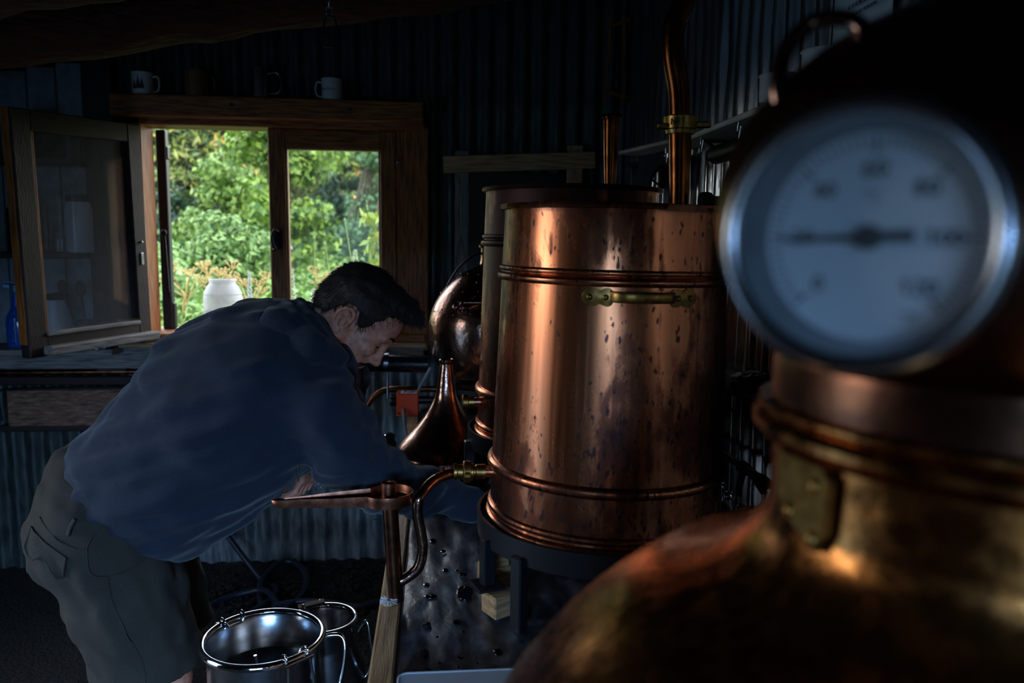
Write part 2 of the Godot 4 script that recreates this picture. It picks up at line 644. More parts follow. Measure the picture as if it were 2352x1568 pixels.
	M.milky.transparency = BaseMaterial3D.TRANSPARENCY_ALPHA
	M.milky.backlight_enabled = true
	M.milky.backlight = Color(0.5, 0.5, 0.5)
	M.paleplank = mapped(noise(256, 0.02, [[0.0, c8(164, 158, 142)], [1.0, c8(206, 200, 184)]], 3), Vector3(6, 6, 1), 0.6)
	M.bezel = plain(c8(186, 186, 190), 0.24, 1.0)
	M.knotty = mapped(noise(512, 0.02, [[0.0, c8(52, 30, 20)], [0.3, c8(104, 70, 50)], [0.42, c8(128, 90, 66)], [0.47, c8(96, 62, 44)], [0.52, c8(134, 96, 72)], [0.62, c8(104, 70, 50)], [0.7, c8(140, 102, 76)], [1.0, c8(150, 112, 84)]], 2, FastNoiseLite.TYPE_SIMPLEX_SMOOTH, 23), Vector3(1.2, 6, 6), 0.65, 0.0, fine, 0.08)
	M.copper_warm.roughness = 1.0
	M.copper_warm.roughness_texture = noise(512, 0.02, [[0.0, Color(0.16, 0.16, 0.16)], [0.5, Color(0.26, 0.26, 0.26)], [1.0, Color(0.44, 0.44, 0.44)]], 4, FastNoiseLite.TYPE_SIMPLEX_SMOOTH, 24)
	M.copper_warm.roughness_texture_channel = BaseMaterial3D.TEXTURE_CHANNEL_RED
	M.copper_warm.heightmap_scale = 0.1


# corrugated sheet: u along the waves, v up, n towards the room
func corrugated(o: Vector3, u: Vector3, w: float, h: float, nrm: Vector3, dents := 0.0, sd := 0, phase := 0.0) -> Geo:
	var g := Geo.new()
	var pitch := 0.08
	var amp := 0.012
	var nu := int(w / pitch * 10)
	var nv := 14 if dents > 0.0 else 5
	var f := FastNoiseLite.new()
	f.seed = sd
	f.frequency = 3.0
	var rows := []
	for i in nv + 1:
		var line := []
		for k in nu + 1:
			var x := w * k / nu
			var y := h * i / nv
			var d := amp * sin(TAU * (x / pitch) + phase)
			if dents > 0.0:
				d += dents * f.get_noise_2d(x * 1.6, y * 0.8)
			line.append(o + u * x + Vector3.UP * y + nrm * d)
		rows.append(line)
	g.sheet(rows)
	# the sheet's own thickness
	var back := []
	for r in rows:
		var line := []
		for p in r:
			line.append(p - nrm * 0.0012)
		back.append(line)
	g.sheet(back)
	g.flip(nrm)
	return g


func build_room() -> void:
	var g: Geo
	# floor of trodden earth
	var fl := struct("floor", "dark trodden earth floor strewn with crumbs of bark", "floor")
	g = Geo.new()
	var f := FastNoiseLite.new()
	f.frequency = 2.2
	f.fractal_octaves = 4
	var rows := []
	for i in 121:
		var line := []
		for k in 81:
			var x := -2.4 + 3.3 * k / 80.0
			var z := -3.7 + 6.0 * i / 120.0
			line.append(Vector3(x, 0.012 * f.get_noise_2d(x * 3.0, z * 3.0) + 0.01 * absf(f.get_noise_2d(x * 14.0, z * 14.0)) - 0.004, z))
		rows.append(line)
	g.sheet(rows)
	g.flip(Vector3.UP)
	g.box(Vector3(-0.75, -0.1, -0.7), Vector3(3.3, 0.14, 6.0))
	part("earth", g, M.soil, fl)

	# back wall, with the window's opening
	var wb := struct("wall_back", "back wall lined with grey corrugated iron below and beside the window", "wall")
	g = Geo.new()
	g.span(Vector3(-2.4, 0, -3.8), Vector3(-1.30, 3.0, -3.67))
	g.span(Vector3(-0.045, 0, -3.8), Vector3(1.0, 3.0, -3.67))
	g.span(Vector3(-1.30, 0, -3.8), Vector3(-0.045, 1.05, -3.67))
	g.span(Vector3(-1.30, 2.0, -3.8), Vector3(-0.045, 3.0, -3.67))
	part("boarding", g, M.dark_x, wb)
	part("corrugated_sheet", corrugated(Vector3(-0.03, 0.0, -3.655), Vector3.RIGHT, 0.88, 1.1, Vector3.BACK, 0.002, 3), M.zinc, wb)
	part("corrugated_sheet", corrugated(Vector3(-0.03, 1.05, -3.652), Vector3.RIGHT, 0.88, 1.8, Vector3.BACK, 0.002, 3), M.zinc_shaded, wb)
	part("corrugated_sheet", corrugated(Vector3(-0.62, 0.0, -3.657), Vector3.RIGHT, 0.60, 0.96, Vector3.BACK, 0.002, 4), M.zinc, wb)
	part("corrugated_sheet", corrugated(Vector3(-1.36, 0.0, -3.655), Vector3.RIGHT, 0.76, 0.96, Vector3.BACK, 0.002, 5, 1.0), M.zinc, wb)
	part("corrugated_sheet", corrugated(Vector3(-2.29, 0.0, -3.657), Vector3.RIGHT, 0.95, 0.96, Vector3.BACK, 0.002, 6), M.zinc_shaded, wb)
	part("corrugated_sheet", corrugated(Vector3(-1.36, 2.06, -3.655), Vector3.RIGHT, 0.76, 0.6, Vector3.BACK, 0.002, 7), M.zinc_shaded, wb)
	part("corrugated_sheet", corrugated(Vector3(-0.62, 2.06, -3.657), Vector3.RIGHT, 0.62, 0.64, Vector3.BACK, 0.002, 8), M.zinc_shaded, wb)
	for q in [Vector3(-0.605, 0.36, -3.645), Vector3(-0.59, 0.72, -3.645), Vector3(-0.28, 0.2, -3.645), Vector3(-1.0, 0.3, -3.645)]:
		g = Geo.new()
		g.lathe([Vector2(0, 0.006), Vector2(0.006, 0.005), Vector2(0.009, 0.0)], 10, Transform3D(Basis(Vector3.RIGHT, PI / 2), q))
		part("screw", g, M.steel, wb)

	# right wall
	var wr := struct("wall_right", "right wall of shiny dented corrugated iron behind the stills", "wall")
	g = Geo.new()
	g.span(Vector3(0.885, 0, -3.8), Vector3(1.0, 3.0, 2.35))
	part("boarding", g, M.dark_z, wr)
	for i in 6:
		part("corrugated_sheet", corrugated(Vector3(0.87 - 0.002 * (i % 2), 0.0, -3.66 + i * 0.96), Vector3.BACK, 0.99, 2.85, Vector3.LEFT, 0.012 if i < 3 else 0.006, 20 + i), M.zinc_bright, wr)

	# left wall with the doorway that lights the man and the drum from the side
	var wl := struct("wall_left", "left wall of dark boards with an open doorway", "wall")
	g = Geo.new()
	g.span(Vector3(-2.4, 0, -3.8), Vector3(-2.3, 3.0, -1.75))
	g.span(Vector3(-2.4, 0, -0.95), Vector3(-2.3, 3.0, 2.35))
	g.span(Vector3(-2.4, 2.0, -1.75), Vector3(-2.3, 3.0, -0.95))
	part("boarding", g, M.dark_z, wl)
	# front wall behind the camera, with a small window
	var wf := struct("wall_front", "front wall of dark boards with a open doorway", "wall")
	g = Geo.new()
	g.span(Vector3(-2.4, 0, 2.2), Vector3(-1.1, 3.0, 2.3))
	g.span(Vector3(0.2, 0, 2.2), Vector3(1.0, 3.0, 2.3))
	g.span(Vector3(-1.1, 1.7, 2.2), Vector3(0.2, 3.0, 2.3))
	part("boarding", g, M.dark_x, wf)

	# sloping roof and its rafters
	var ce := struct("ceiling", "dark sloping board ceiling lost in shadow", "ceiling")
	var slope := atan(0.16)
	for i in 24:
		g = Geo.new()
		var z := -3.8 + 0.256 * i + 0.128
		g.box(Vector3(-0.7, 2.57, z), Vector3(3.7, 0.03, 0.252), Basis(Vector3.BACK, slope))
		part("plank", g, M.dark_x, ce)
	g = Geo.new()
	g.box(Vector3(-0.7, 2.62, -0.7), Vector3(3.8, 0.05, 6.4), Basis(Vector3.BACK, slope))
	part("roofing", g, M.black, ce)
	var lf := FastNoiseLite.new()
	lf.frequency = 4.0
	var rafters := [[-3.02, 2.425, "rough round log rafter above the cupboard, nearer the back wall", 0.105], [-2.38, 2.39, "rough round log rafter crossing the top corner, nearer the camera", 0.10], [-0.6, 2.45, "rough log rafter overhead", 0.1]]
	for r in rafters:
		var rows2 := []
		for i in 41:
			var x := -2.3 + 3.16 * i / 40.0
			var line := []
			for k in 20:
				var a := -TAU * k / 20.0
				var rad: float = r[3] * (1.0 + 0.09 * lf.get_noise_3d(x * 1.5, cos(a) + r[0], sin(a)) + 0.05 * lf.get_noise_3d(x * 4.0, cos(a) * 3.0, sin(a) * 3.0 + r[0]))
				line.append(Vector3(x, r[1] + 0.168 * x + 0.02 * lf.get_noise_2d(x, r[0]) + rad * sin(a), r[0] + rad * cos(a)))
			rows2.append(line)
		g = Geo.new()
		g.sheet(rows2, true)
		single("rafter", r[2], "log beam", g, M.log)


func build_window() -> void:
	var g: Geo
	var w := struct("window_1", "timber window frame with its right sash shut and a white jar standing outside", "window")
	# frame members
	var mem := [
		["jamb", Vector3(-1.300, 1.05, -3.73), Vector3(-1.238, 2.0, -3.575), "wood_y"],
		["jamb", Vector3(-0.176, 1.05, -3.73), Vector3(-0.045, 2.0, -3.612), "wood_y"],
		["casing", Vector3(-0.135, 1.0, -3.65), Vector3(-0.030, 1.985, -3.585), "wood_y"],
		["head_rail", Vector3(-1.300, 1.968, -3.73), Vector3(-0.045, 2.0, -3.575), "wood_x"],
		["sill", Vector3(-1.300, 1.040, -3.80), Vector3(-0.045, 1.078, -3.570), "wood_x"],
		["sill_board", Vector3(-1.36, 1.020, -3.66), Vector3(-0.04, 1.042, -3.535), "pine_x"],
		["sash_stile", Vector3(-0.722, 1.078, -3.665), Vector3(-0.648, 1.968, -3.605), "wood_y"],
		["sash_stile", Vector3(-0.243, 1.078, -3.665), Vector3(-0.172, 1.968, -3.605), "wood_y"],
		["sash_rail", Vector3(-0.650, 1.888, -3.662), Vector3(-0.241, 1.968, -3.607), "wood_x"],
		["sash_rail", Vector3(-0.650, 1.078, -3.662), Vector3(-0.241, 1.165, -3.607), "wood_x"],
	]
	for m in mem:
		g = Geo.new()
		g.span(m[1], m[2], 0.005)
		part(m[0], g, M[m[3]], w)
	# pale glazing beads round the pane
	for q in [[Vector3(-0.649, 1.16, -3.65), Vector3(-0.641, 1.889, -3.612)], [Vector3(-0.250, 1.16, -3.65), Vector3(-0.242, 1.889, -3.612)], [Vector3(-0.649, 1.881, -3.65), Vector3(-0.242, 1.889, -3.612)]]:
		g = Geo.new()
		g.span(q[0], q[1], 0.002)
		part("glazing_bead", g, M.pine_y, w)
	g = Geo.new()
	g.span(Vector3(-0.648, 1.163, -3.636), Vector3(-0.243, 1.890, -3.632), 0.0005)
	part("pane", g, M.glass, w, "clear pane speckled with dust")
	var dr := RandomNumberGenerator.new()
	dr.seed = 21
	g = Geo.new()
	for i in 45:
		var e := dr.randf_range(0.0006, 0.0016)
		g.ball(Vector3(dr.randf_range(-0.64, -0.25), dr.randf_range(1.2, 1.88), -3.6315), Vector3(e, e, e * 0.5), 3)
	part("dust_specks", g, M.enamel, w).set_meta("kind", "stuff")
	# turn handle: oval plate and curled lever
	g = Geo.new()
	var pl := []
	for i in 24:
		var a := TAU * i / 24.0
		pl.append(Vector2(0.019 * cos(a), 0.044 * sin(a)))
	g.plate(pl, 0.006, Transform3D(Basis(), Vector3(-0.688, 1.492, -3.602)))
	g.tube(curve([Vector3(-0.682, 1.525, -3.595), Vector3(-0.695, 1.532, -3.575), Vector3(-0.706, 1.505, -3.568), Vector3(-0.704, 1.475, -3.57), Vector3(-0.694, 1.452, -3.575), Vector3(-0.704, 1.444, -3.58)], 6), [0.006, 0.006, 0.006, 0.006, 0.006, 0.006, 0.006, 0.006, 0.006, 0.006, 0.006, 0.006, 0.006, 0.006, 0.006, 0.006, 0.006, 0.006, 0.006, 0.006, 0.006, 0.006, 0.006, 0.006, 0.006, 0.006, 0.006, 0.006, 0.006, 0.007, 0.008], 10)
	part("handle", g, M.iron, w, "black curled window handle")
	# espagnolette rod hanging in the gap at the right
	g = Geo.new()
	g.tube([Vector3(-0.166, 1.95, -3.6), Vector3(-0.166, 1.86, -3.598)], 0.0015, 6)
	g.tube([Vector3(-0.166, 1.862, -3.598), Vector3(-0.166, 1.838, -3.596)], 0.006, 10)
	g.tube(curve([Vector3(-0.166, 1.838, -3.596), Vector3(-0.172, 1.83, -3.596), Vector3(-0.166, 1.822, -3.596), Vector3(-0.160, 1.83, -3.596), Vector3(-0.166, 1.838, -3.596)], 4), 0.0018, 6)
	part("latch", g, M.steel, w)
	# edge of the outer shutter folded back, with its iron stay
	g = Geo.new()
	g.span(Vector3(-1.238, 1.078, -3.80), Vector3(-1.196, 1.968, -3.755), 0.004)
	g.span(Vector3(-1.236, 1.078, -3.80), Vector3(-1.186, 1.20, -3.76), 0.006)
	g.span(Vector3(-1.236, 1.84, -3.80), Vector3(-1.190, 1.90, -3.76), 0.006)
	part("shutter", g, M.blackmetal, w)
	g = Geo.new()
	g.tube([Vector3(-1.212, 1.50, -3.74), Vector3(-1.203, 1.25, -3.74)], 0.007, 8)
	g.ball(Vector3(-1.212, 1.515, -3.735), Vector3(0.014, 0.016, 0.01), 8)
	g.tube([Vector3(-1.22, 1.245, -3.74), Vector3(-1.19, 1.24, -3.73)], 0.005, 8)
	part("shutter_stay", g, M.iron, w)

	# lintel shelf over the window
	g = Geo.new()
	g.span(Vector3(-1.345, 1.995, -3.65), Vector3(-0.05, 2.085, -3.53), 0.006)
	var li := struct("trim_1", "heavy brown timber lintel above the window serving as a mug shelf", "lintel")
	part("beam", g, M.wood_x, li)
	for q in [Vector3(-0.36, 2.045, -3.529), Vector3(-0.85, 2.05, -3.529)]:
		g = Geo.new()
		g.box(q, Vector3(0.012, 0.012, 0.004))
		part("nail", g, M.iron, li)
	# boards below the sill
	var ap := struct("trim_2", "weathered grey boards running under the window sill", "boards")
	g = Geo.new()
	g.span(Vector3(-2.28, 0.925, -3.655), Vector3(-0.05, 1.022, -3.575), 0.004)
	part("plank", g, M.oldwood_x, ap)
	g = Geo.new()
	g.span(Vector3(-2.28, 0.845, -3.655), Vector3(-0.4, 0.885, -3.615), 0.004)
	part("plank", g, M.dark_x, ap)
	g = Geo.new()
	g.span(Vector3(-1.86, 0.665, -3.655), Vector3(-0.95, 0.830, -3.60), 0.006)
	part("plank", g, M.knotty, ap, "knotty pine board")
	g = Geo.new()
	g.span(Vector3(-1.90, 0.64, -3.655), Vector3(-1.30, 0.668, -3.61), 0.004)
	part("plank", g, M.dark_x, ap)
	g = Geo.new()
	g.tube([Vector3(-2.25, 0.903, -3.60), Vector3(-0.3, 0.912, -3.60)], 0.011, 12)
	single("copper_pipe", "thin copper pipe running along the wall below the grey board under the window", "pipe", g, M.copper_dark)
	g = Geo.new()
	g.tube(curve([Vector3(-1.87, 0.70, -3.575), Vector3(-1.875, 0.78, -3.57), Vector3(-1.87, 0.825, -3.57), Vector3(-1.82, 0.836, -3.57), Vector3(-1.4, 0.842, -3.575), Vector3(-0.9, 0.848, -3.58)], 6), 0.005, 8)
	single("iron_rod", "thin bent black iron rod hung along the knotty pine board", "rod", g, M.iron)

	# open casement, swung into the room
	var s := struct("window_2", "open casement sash swung inwards, dark wood with glass mirroring the jamb", "window")
	s.position = Vector3(-1.240, 1.055, -3.565)
	var X := Vector3(-0.49, 0, 0.872).normalized()
	s.basis = Basis(X, Vector3.UP, X.cross(Vector3.UP)).rotated(X.cross(Vector3.UP), -0.02)
	var W := 0.555
	var Hh := 0.905
	var mm := [
		["stile", Vector3(0.0, 0.0, -0.025), Vector3(0.062, Hh, 0.025), "dark_y"],
		["stile", Vector3(W - 0.075, 0.0, -0.025), Vector3(W, Hh, 0.025), "dark_y"],
		["rail", Vector3(0.060, Hh - 0.075, -0.024), Vector3(W - 0.073, Hh, 0.024), "dark_x"],
		["rail", Vector3(0.060, 0.0, -0.024), Vector3(W - 0.073, 0.078, 0.024), "dark_x"],
		["weather_bar", Vector3(-0.005, 0.006, -0.068), Vector3(W - 0.055, 0.040, -0.02), "oldwood_x"],
		["glazing_bead", Vector3(0.060, 0.076, -0.034), Vector3(W - 0.073, 0.092, -0.004), "oldwood_x"],
		["glazing_bead", Vector3(W - 0.088, 0.078, -0.018), Vector3(W - 0.073, Hh - 0.073, -0.004), "wood_y"],
		["edge_strip", Vector3(W - 0.002, 0.05, -0.02), Vector3(W + 0.006, Hh, 0.02), "wood_y"],
	]
	for m in mm:
		g = Geo.new()
		g.span(m[1], m[2], 0.004)
		part(m[0], g, M[m[3]], s)
	g = Geo.new()
	g.span(Vector3(0.058, 0.075, -0.004), Vector3(W - 0.07, Hh - 0.07, 0.0), 0.0005)
	part("pane", g, M.glass, s)
	g = Geo.new()
	g.box(Vector3(0.03, 0.35, -0.029), Vector3(0.012, 0.05, 0.006))
	g.ball(Vector3(0.03, 0.42, -0.03), Vector3(0.006, 0.006, 0.006), 8)
	part("lock_plate", g, M.steel, s)

	# white board lining with open shelves left of the window
	var c := thing("wall_shelf_unit", "open shelves against white tongue-and-groove boards behind the open casement", "shelves", Vector3(-1.35, 1.0, -3.65))
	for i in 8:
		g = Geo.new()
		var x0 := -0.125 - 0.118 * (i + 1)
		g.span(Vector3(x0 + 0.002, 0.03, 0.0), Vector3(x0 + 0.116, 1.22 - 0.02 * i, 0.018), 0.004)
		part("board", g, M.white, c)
	g = Geo.new()
	g.span(Vector3(-0.125, -0.1, 0.0), Vector3(0.0, 1.26, 0.06), 0.005)
	part("post", g, M.dark_y, c)
	for y in [0.415, 0.80]:
		g = Geo.new()
		g.span(Vector3(-0.95, y - 0.012, 0.018), Vector3(-0.125, y + 0.012, 0.17), 0.003)
		part("shelf", g, M.dark_x, c)
	g = Geo.new()
	g.span(Vector3(-0.95, 0.0, 0.0), Vector3(0.0, 0.026, 0.2), 0.003)
	part("shelf", g, M.oldwood_x, c)


# lathe profile of a mug: outside, rolled lip, inside
func mug_profile(r: float, h: float, lip := 0.003) -> Array:
	return [Vector2(0, 0.0), Vector2(r - 0.004, 0.0), Vector2(r, 0.004), Vector2(r, h - 0.004), Vector2(r + lip, h - 0.001), Vector2(r + lip * 0.6, h + 0.001), Vector2(r - 0.002, h - 0.002), Vector2(r - 0.003, 0.006), Vector2(0, 0.006)]


func handle_loop(r: float, h: float, out: float, rad: float) -> Geo:
	var g := Geo.new()
	g.tube(curve([Vector3(r - 0.002, h * 0.82, 0), Vector3(r + out * 0.7, h * 0.86, 0), Vector3(r + out, h * 0.55, 0), Vector3(r + out * 0.75, h * 0.22, 0), Vector3(r - 0.002, h * 0.16, 0)], 6), rad, 8)
	return g


func text(s: String, size: float, depth: float, font := "Droid Sans", weight := 400) -> TextMesh:
	var t := TextMesh.new()
	t.text = s
	var sf := SystemFont.new()
	sf.font_names = PackedStringArray([font])
	sf.font_weight = weight
	t.font = sf
	t.font_size = 32
	t.pixel_size = size / 32.0
	t.depth = depth
	return t


# lettering bent onto a cylinder of radius r about the parent's y axis
func wrapped_text(s: String, size: float, r: float, y: float, at_angle: float) -> ArrayMesh:
	var src := text(s, size, 0.0006).surface_get_arrays(0)
	var v: PackedVector3Array = src[Mesh.ARRAY_VERTEX]
	var n: PackedVector3Array = src[Mesh.ARRAY_NORMAL]
	for i in v.size():
		var a := at_angle + v[i].x / r
		var out := Vector3(sin(a), 0, cos(a))
		var nn := n[i]
		v[i] = out * (r + 0.0003 + v[i].z) + Vector3.UP * (y + v[i].y)
		n[i] = (Vector3(cos(a), 0, -sin(a)) * nn.x + Vector3.UP * nn.y + out * nn.z).normalized()
	src[Mesh.ARRAY_VERTEX] = v
	src[Mesh.ARRAY_NORMAL] = n
	var m := ArrayMesh.new()
	m.add_surface_from_arrays(Mesh.PRIMITIVE_TRIANGLES, src)
	return m


# weathered copper for the drums: bright metal under brown bloom, dark splashes and pin spots
func drum_skin(sd: int) -> StandardMaterial3D:
	var W := 1024
	var H := 512
	var a := FastNoiseLite.new(); a.seed = sd; a.frequency = 2.4; a.fractal_octaves = 4; a.domain_warp_enabled = true; a.domain_warp_amplitude = 0.12; a.domain_warp_frequency = 4.0
	var s := FastNoiseLite.new(); s.seed = sd + 1; s.frequency = 1.0; s.fractal_octaves = 3
	var p := FastNoiseLite.new(); p.seed = sd + 2; p.frequency = 26.0; p.fractal_octaves = 2
	var b := PackedByteArray(); b.resize(W * H * 3)
	var q := PackedByteArray(); q.resize(W * H)
	var clean := Vector3(222, 134, 90)
	var brown := Vector3(110, 64, 46)
	var dark := Vector3(62, 46, 48)
	for x in W:
		var an := TAU * x / W
		var px := cos(an) * 0.24
		var pz := sin(an) * 0.24
		for y in H:
			var py := 0.69 * y / H
			var n1 := a.get_noise_3d(px, py, pz)
			var n2 := s.get_noise_3d(px * 60.0, py * 3.0, pz * 60.0)
			var n3 := p.get_noise_3d(px, py * 0.8, pz)
			var n4 := p.get_noise_3d(px * 2.7 + 5.0, py * 2.4, pz * 2.7)
			var t := smoothstep(-0.20, 0.16, n1 + 0.20 * n2 + 0.22 * n3 + 0.12 * smoothstep(0.35, 0.6, py))
			var c := clean.lerp(brown, t)
			var d := smoothstep(0.20, 0.42, n1 + 0.12 * n2 + 0.28 * n3) * 0.75
			d = maxf(d, smoothstep(0.36, 0.52, n4 + n1 * 0.25) * 0.8)
			c = c.lerp(dark, d) * (1.0 + 0.14 * n2)
			var i := y * W + x
			b[i * 3] = clampi(int(c.x), 0, 255); b[i * 3 + 1] = clampi(int(c.y), 0, 255); b[i * 3 + 2] = clampi(int(c.z), 0, 255)
			q[i] = clampi(int(255.0 * (0.25 + 0.17 * t + 0.16 * d + 0.05 * n2)), 20, 255)
	var m := plain(Color.WHITE, 1.0, 1.0)
	m.albedo_texture = ImageTexture.create_from_image(Image.create_from_data(W, H, false, Image.FORMAT_RGB8, b))
	m.roughness_texture = ImageTexture.create_from_image(Image.create_from_data(W, H, false, Image.FORMAT_L8, q))
	m.roughness_texture_channel = BaseMaterial3D.TEXTURE_CHANNEL_RED
	return m


func bead(y: float, r: float, out: float, w: float) -> Array:
	var o := []
	for i in 9:
		var a := PI * i / 8.0
		o.append(Vector2(r + out * sin(a), y - w * cos(a)))
	return o


func make_drum() -> Node3D:
	var o := thing("condenser_drum", "tall mottled copper condenser drum with brass handle, the nearer of the pair on the bench", "drum")
	var r0 := 0.257
	var r1 := 0.236
	var H := 0.685
	var rr := func(y: float) -> float: return lerpf(r0, r1, y / H)
	var pr := [Vector2(0, 0.006), Vector2(r0 - 0.012, 0.0), Vector2(r0 + 0.002, 0.003)]
	pr.append_array(bead(0.014, r0 - 0.001, 0.010, 0.009))
	pr.append_array(bead(0.036, r0 - 0.002, 0.007, 0.008))
	pr.append_array(bead(0.131, rr.call(0.131), 0.011, 0.012))
	pr.append(Vector2(rr.call(0.165), 0.165))
	pr.append_array(bead(0.536, rr.call(0.536), 0.009, 0.009))
	pr.append_array(bead(0.553, rr.call(0.553), 0.006, 0.006))
	pr.append(Vector2(r1, H - 0.02))
	pr.append_array([Vector2(r1 + 0.001, H - 0.012), Vector2(r1 + 0.009, H - 0.011), Vector2(r1 + 0.012, H - 0.006), Vector2(r1 + 0.010, H - 0.001), Vector2(r1 + 0.004, H), Vector2(r1 - 0.003, H - 0.003), Vector2(r1 - 0.004, H - 0.03), Vector2(r1 - 0.006, 0.3)])
	var g := Geo.new()
	g.lathe(pr, 96, Transform3D(), 0, TAU, 50)
	part("shell", g, drum_skin(31), o)
	g = Geo.new()
	g.lathe([Vector2(0, 0.60), Vector2(r1 - 0.005, 0.60)], 48)
	part("water", g, M.black, o)
	return o


func drum_handle(o: Node3D, ang: float, y: float, r: float) -> void:
	# a strap bowed outwards between two scalloped brass plates that lie on the shell
	var h := Node3D.new()
	h.name = "handle"
	o.add_child(h, true)
	h.set_meta("label", "brass carrying handle riveted below the upper bead")
	h.rotation.y = ang
	for s in [-1.0, 1.0]:
		var g := Geo.new()
		var rows := []
		for i in 15:
			var t := i / 14.0
			var u := 0.054 + 0.062 * t
			var hw := 0.0125 + 0.0055 * absf(sin(t * TAU + 0.4)) - (0.010 * pow(absf(t * 2.0 - 1.0), 8))
			var line := []
			for k in 5:
				var v := (k / 4.0 * 2.0 - 1.0) * hw
				var a: float = s * u / r
				line.append(Vector3(sin(a) * (r + 0.003 - 0.001 * absf(k - 2)), y + v, cos(a) * (r + 0.003 - 0.001 * absf(k - 2))))
			rows.append(line)
		g.sheet(rows)
		g.flip(Vector3.BACK)
		for u in [0.070, 0.100]:
			var a: float = s * u / r
			g.ball(Vector3(sin(a) * (r + 0.004), y, cos(a) * (r + 0.004)), Vector3(0.006, 0.006, 0.004), 8, Basis(Vector3.UP, a))
		part("plate", g, M.brass, h)
	var g2 := Geo.new()
	var pts := []
	for i in 25:
		var t := i / 24.0 * 2.0 - 1.0
		var a := t * 0.062 / r
		var out := r + 0.004 + 0.024 * pow(1.0 - pow(absf(t), 3.0), 0.8)
		pts.append(Vector3(sin(a) * out, y + 0.002, cos(a) * out))
	var rows2 := []
	for i in 25:
		var line := []
		var c: Vector3 = pts[i]
		var radial := Vector3(c.x, 0, c.z).normalized()
		for k in 12:
			var b := -TAU * k / 12.0
			line.append(c + Vector3.UP * cos(b) * 0.0105 + radial * sin(b) * 0.003)
		rows2.append(line)
	g2.sheet(rows2, true)
	part("strap", g2, M.brass, h)


func make_stand(at: Vector3, label: String, legs: Array) -> Node3D:
	var o := thing("drum_stand", label, "stand", at)
	var g := Geo.new()
	g.lathe([Vector2(0.277, -0.030), Vector2(0.283, -0.030), Vector2(0.284, 0.020), Vector2(0.277, 0.020), Vector2(0.277, -0.030)], 72)
	part("ring", g, M.blackmetal, o)
	g = Geo.new()
	g.lathe([Vector2(0.18, -0.012), Vector2(0.277, -0.012), Vector2(0.277, -0.004), Vector2(0.18, -0.004), Vector2(0.18, -0.012)], 48)
	part("seat_plate", g, M.blackmetal, o)
	for l in legs:
		g = Geo.new()
		var x: float = cos(l[0]) * 0.282
		var z: float = sin(l[0]) * 0.282
		g.box(Vector3(x, (l[1] - 0.012) * 0.5, z), Vector3(0.028, absf(l[1]) - 0.012, 0.028), Basis(Vector3.UP, -l[0]))
		part("leg", g, M.blackmetal, o)
		if l[2]:
			g = Geo.new()
			g.box(Vector3(x, l[1] + 0.004, z), Vector3(0.062, 0.008, 0.062), Basis(Vector3.UP, -l[0]))
			part("foot_plate", g, M.blackmetal, o)
	return o


# brass screw coupling along +x, in a drum's own frame
func coupling(o: Node3D, p: Vector3, dir: Vector3, long := true) -> void:
	var b := Basis()
	b.y = dir
	b.x = dir.cross(Vector3.FORWARD).normalized()
	b.z = b.x.cross(b.y)
	var xf := Transform3D(b, p)
	var g := Geo.new()
	g.lathe([Vector2(0, -0.02), Vector2(0.0125, -0.02), Vector2(0.0125, 0.03), Vector2(0, 0.03)], 20, xf)
	var st := part("spigot", g, M.copper_clean, o)
	g = Geo.new()
	g.lathe([Vector2(0.012, 0.014), Vector2(0.0165, 0.015), Vector2(0.0165, 0.035), Vector2(0.014, 0.037), Vector2(0.014, 0.040), Vector2(0.018, 0.042), Vector2(0.018, 0.046), Vector2(0.024, 0.047), Vector2(0.025, 0.062), Vector2(0.023, 0.064), Vector2(0.017, 0.065), Vector2(0.017, 0.076), Vector2(0.019, 0.078), Vector2(0.019, 0.084), Vector2(0.012, 0.086)] if long else [Vector2(0.012, 0.014), Vector2(0.0165, 0.015), Vector2(0.0165, 0.03), Vector2(0.021, 0.032), Vector2(0.022, 0.046), Vector2(0.018, 0.048), Vector2(0, 0.048)], 24, xf)
	if long:
		for s in [-1.0, 1.0]:
			g.box(xf * Vector3(0, 0.055, s * 0.028), Vector3(0.012, 0.014, 0.012), b)
	part("union_nut", g, M.brass, st)


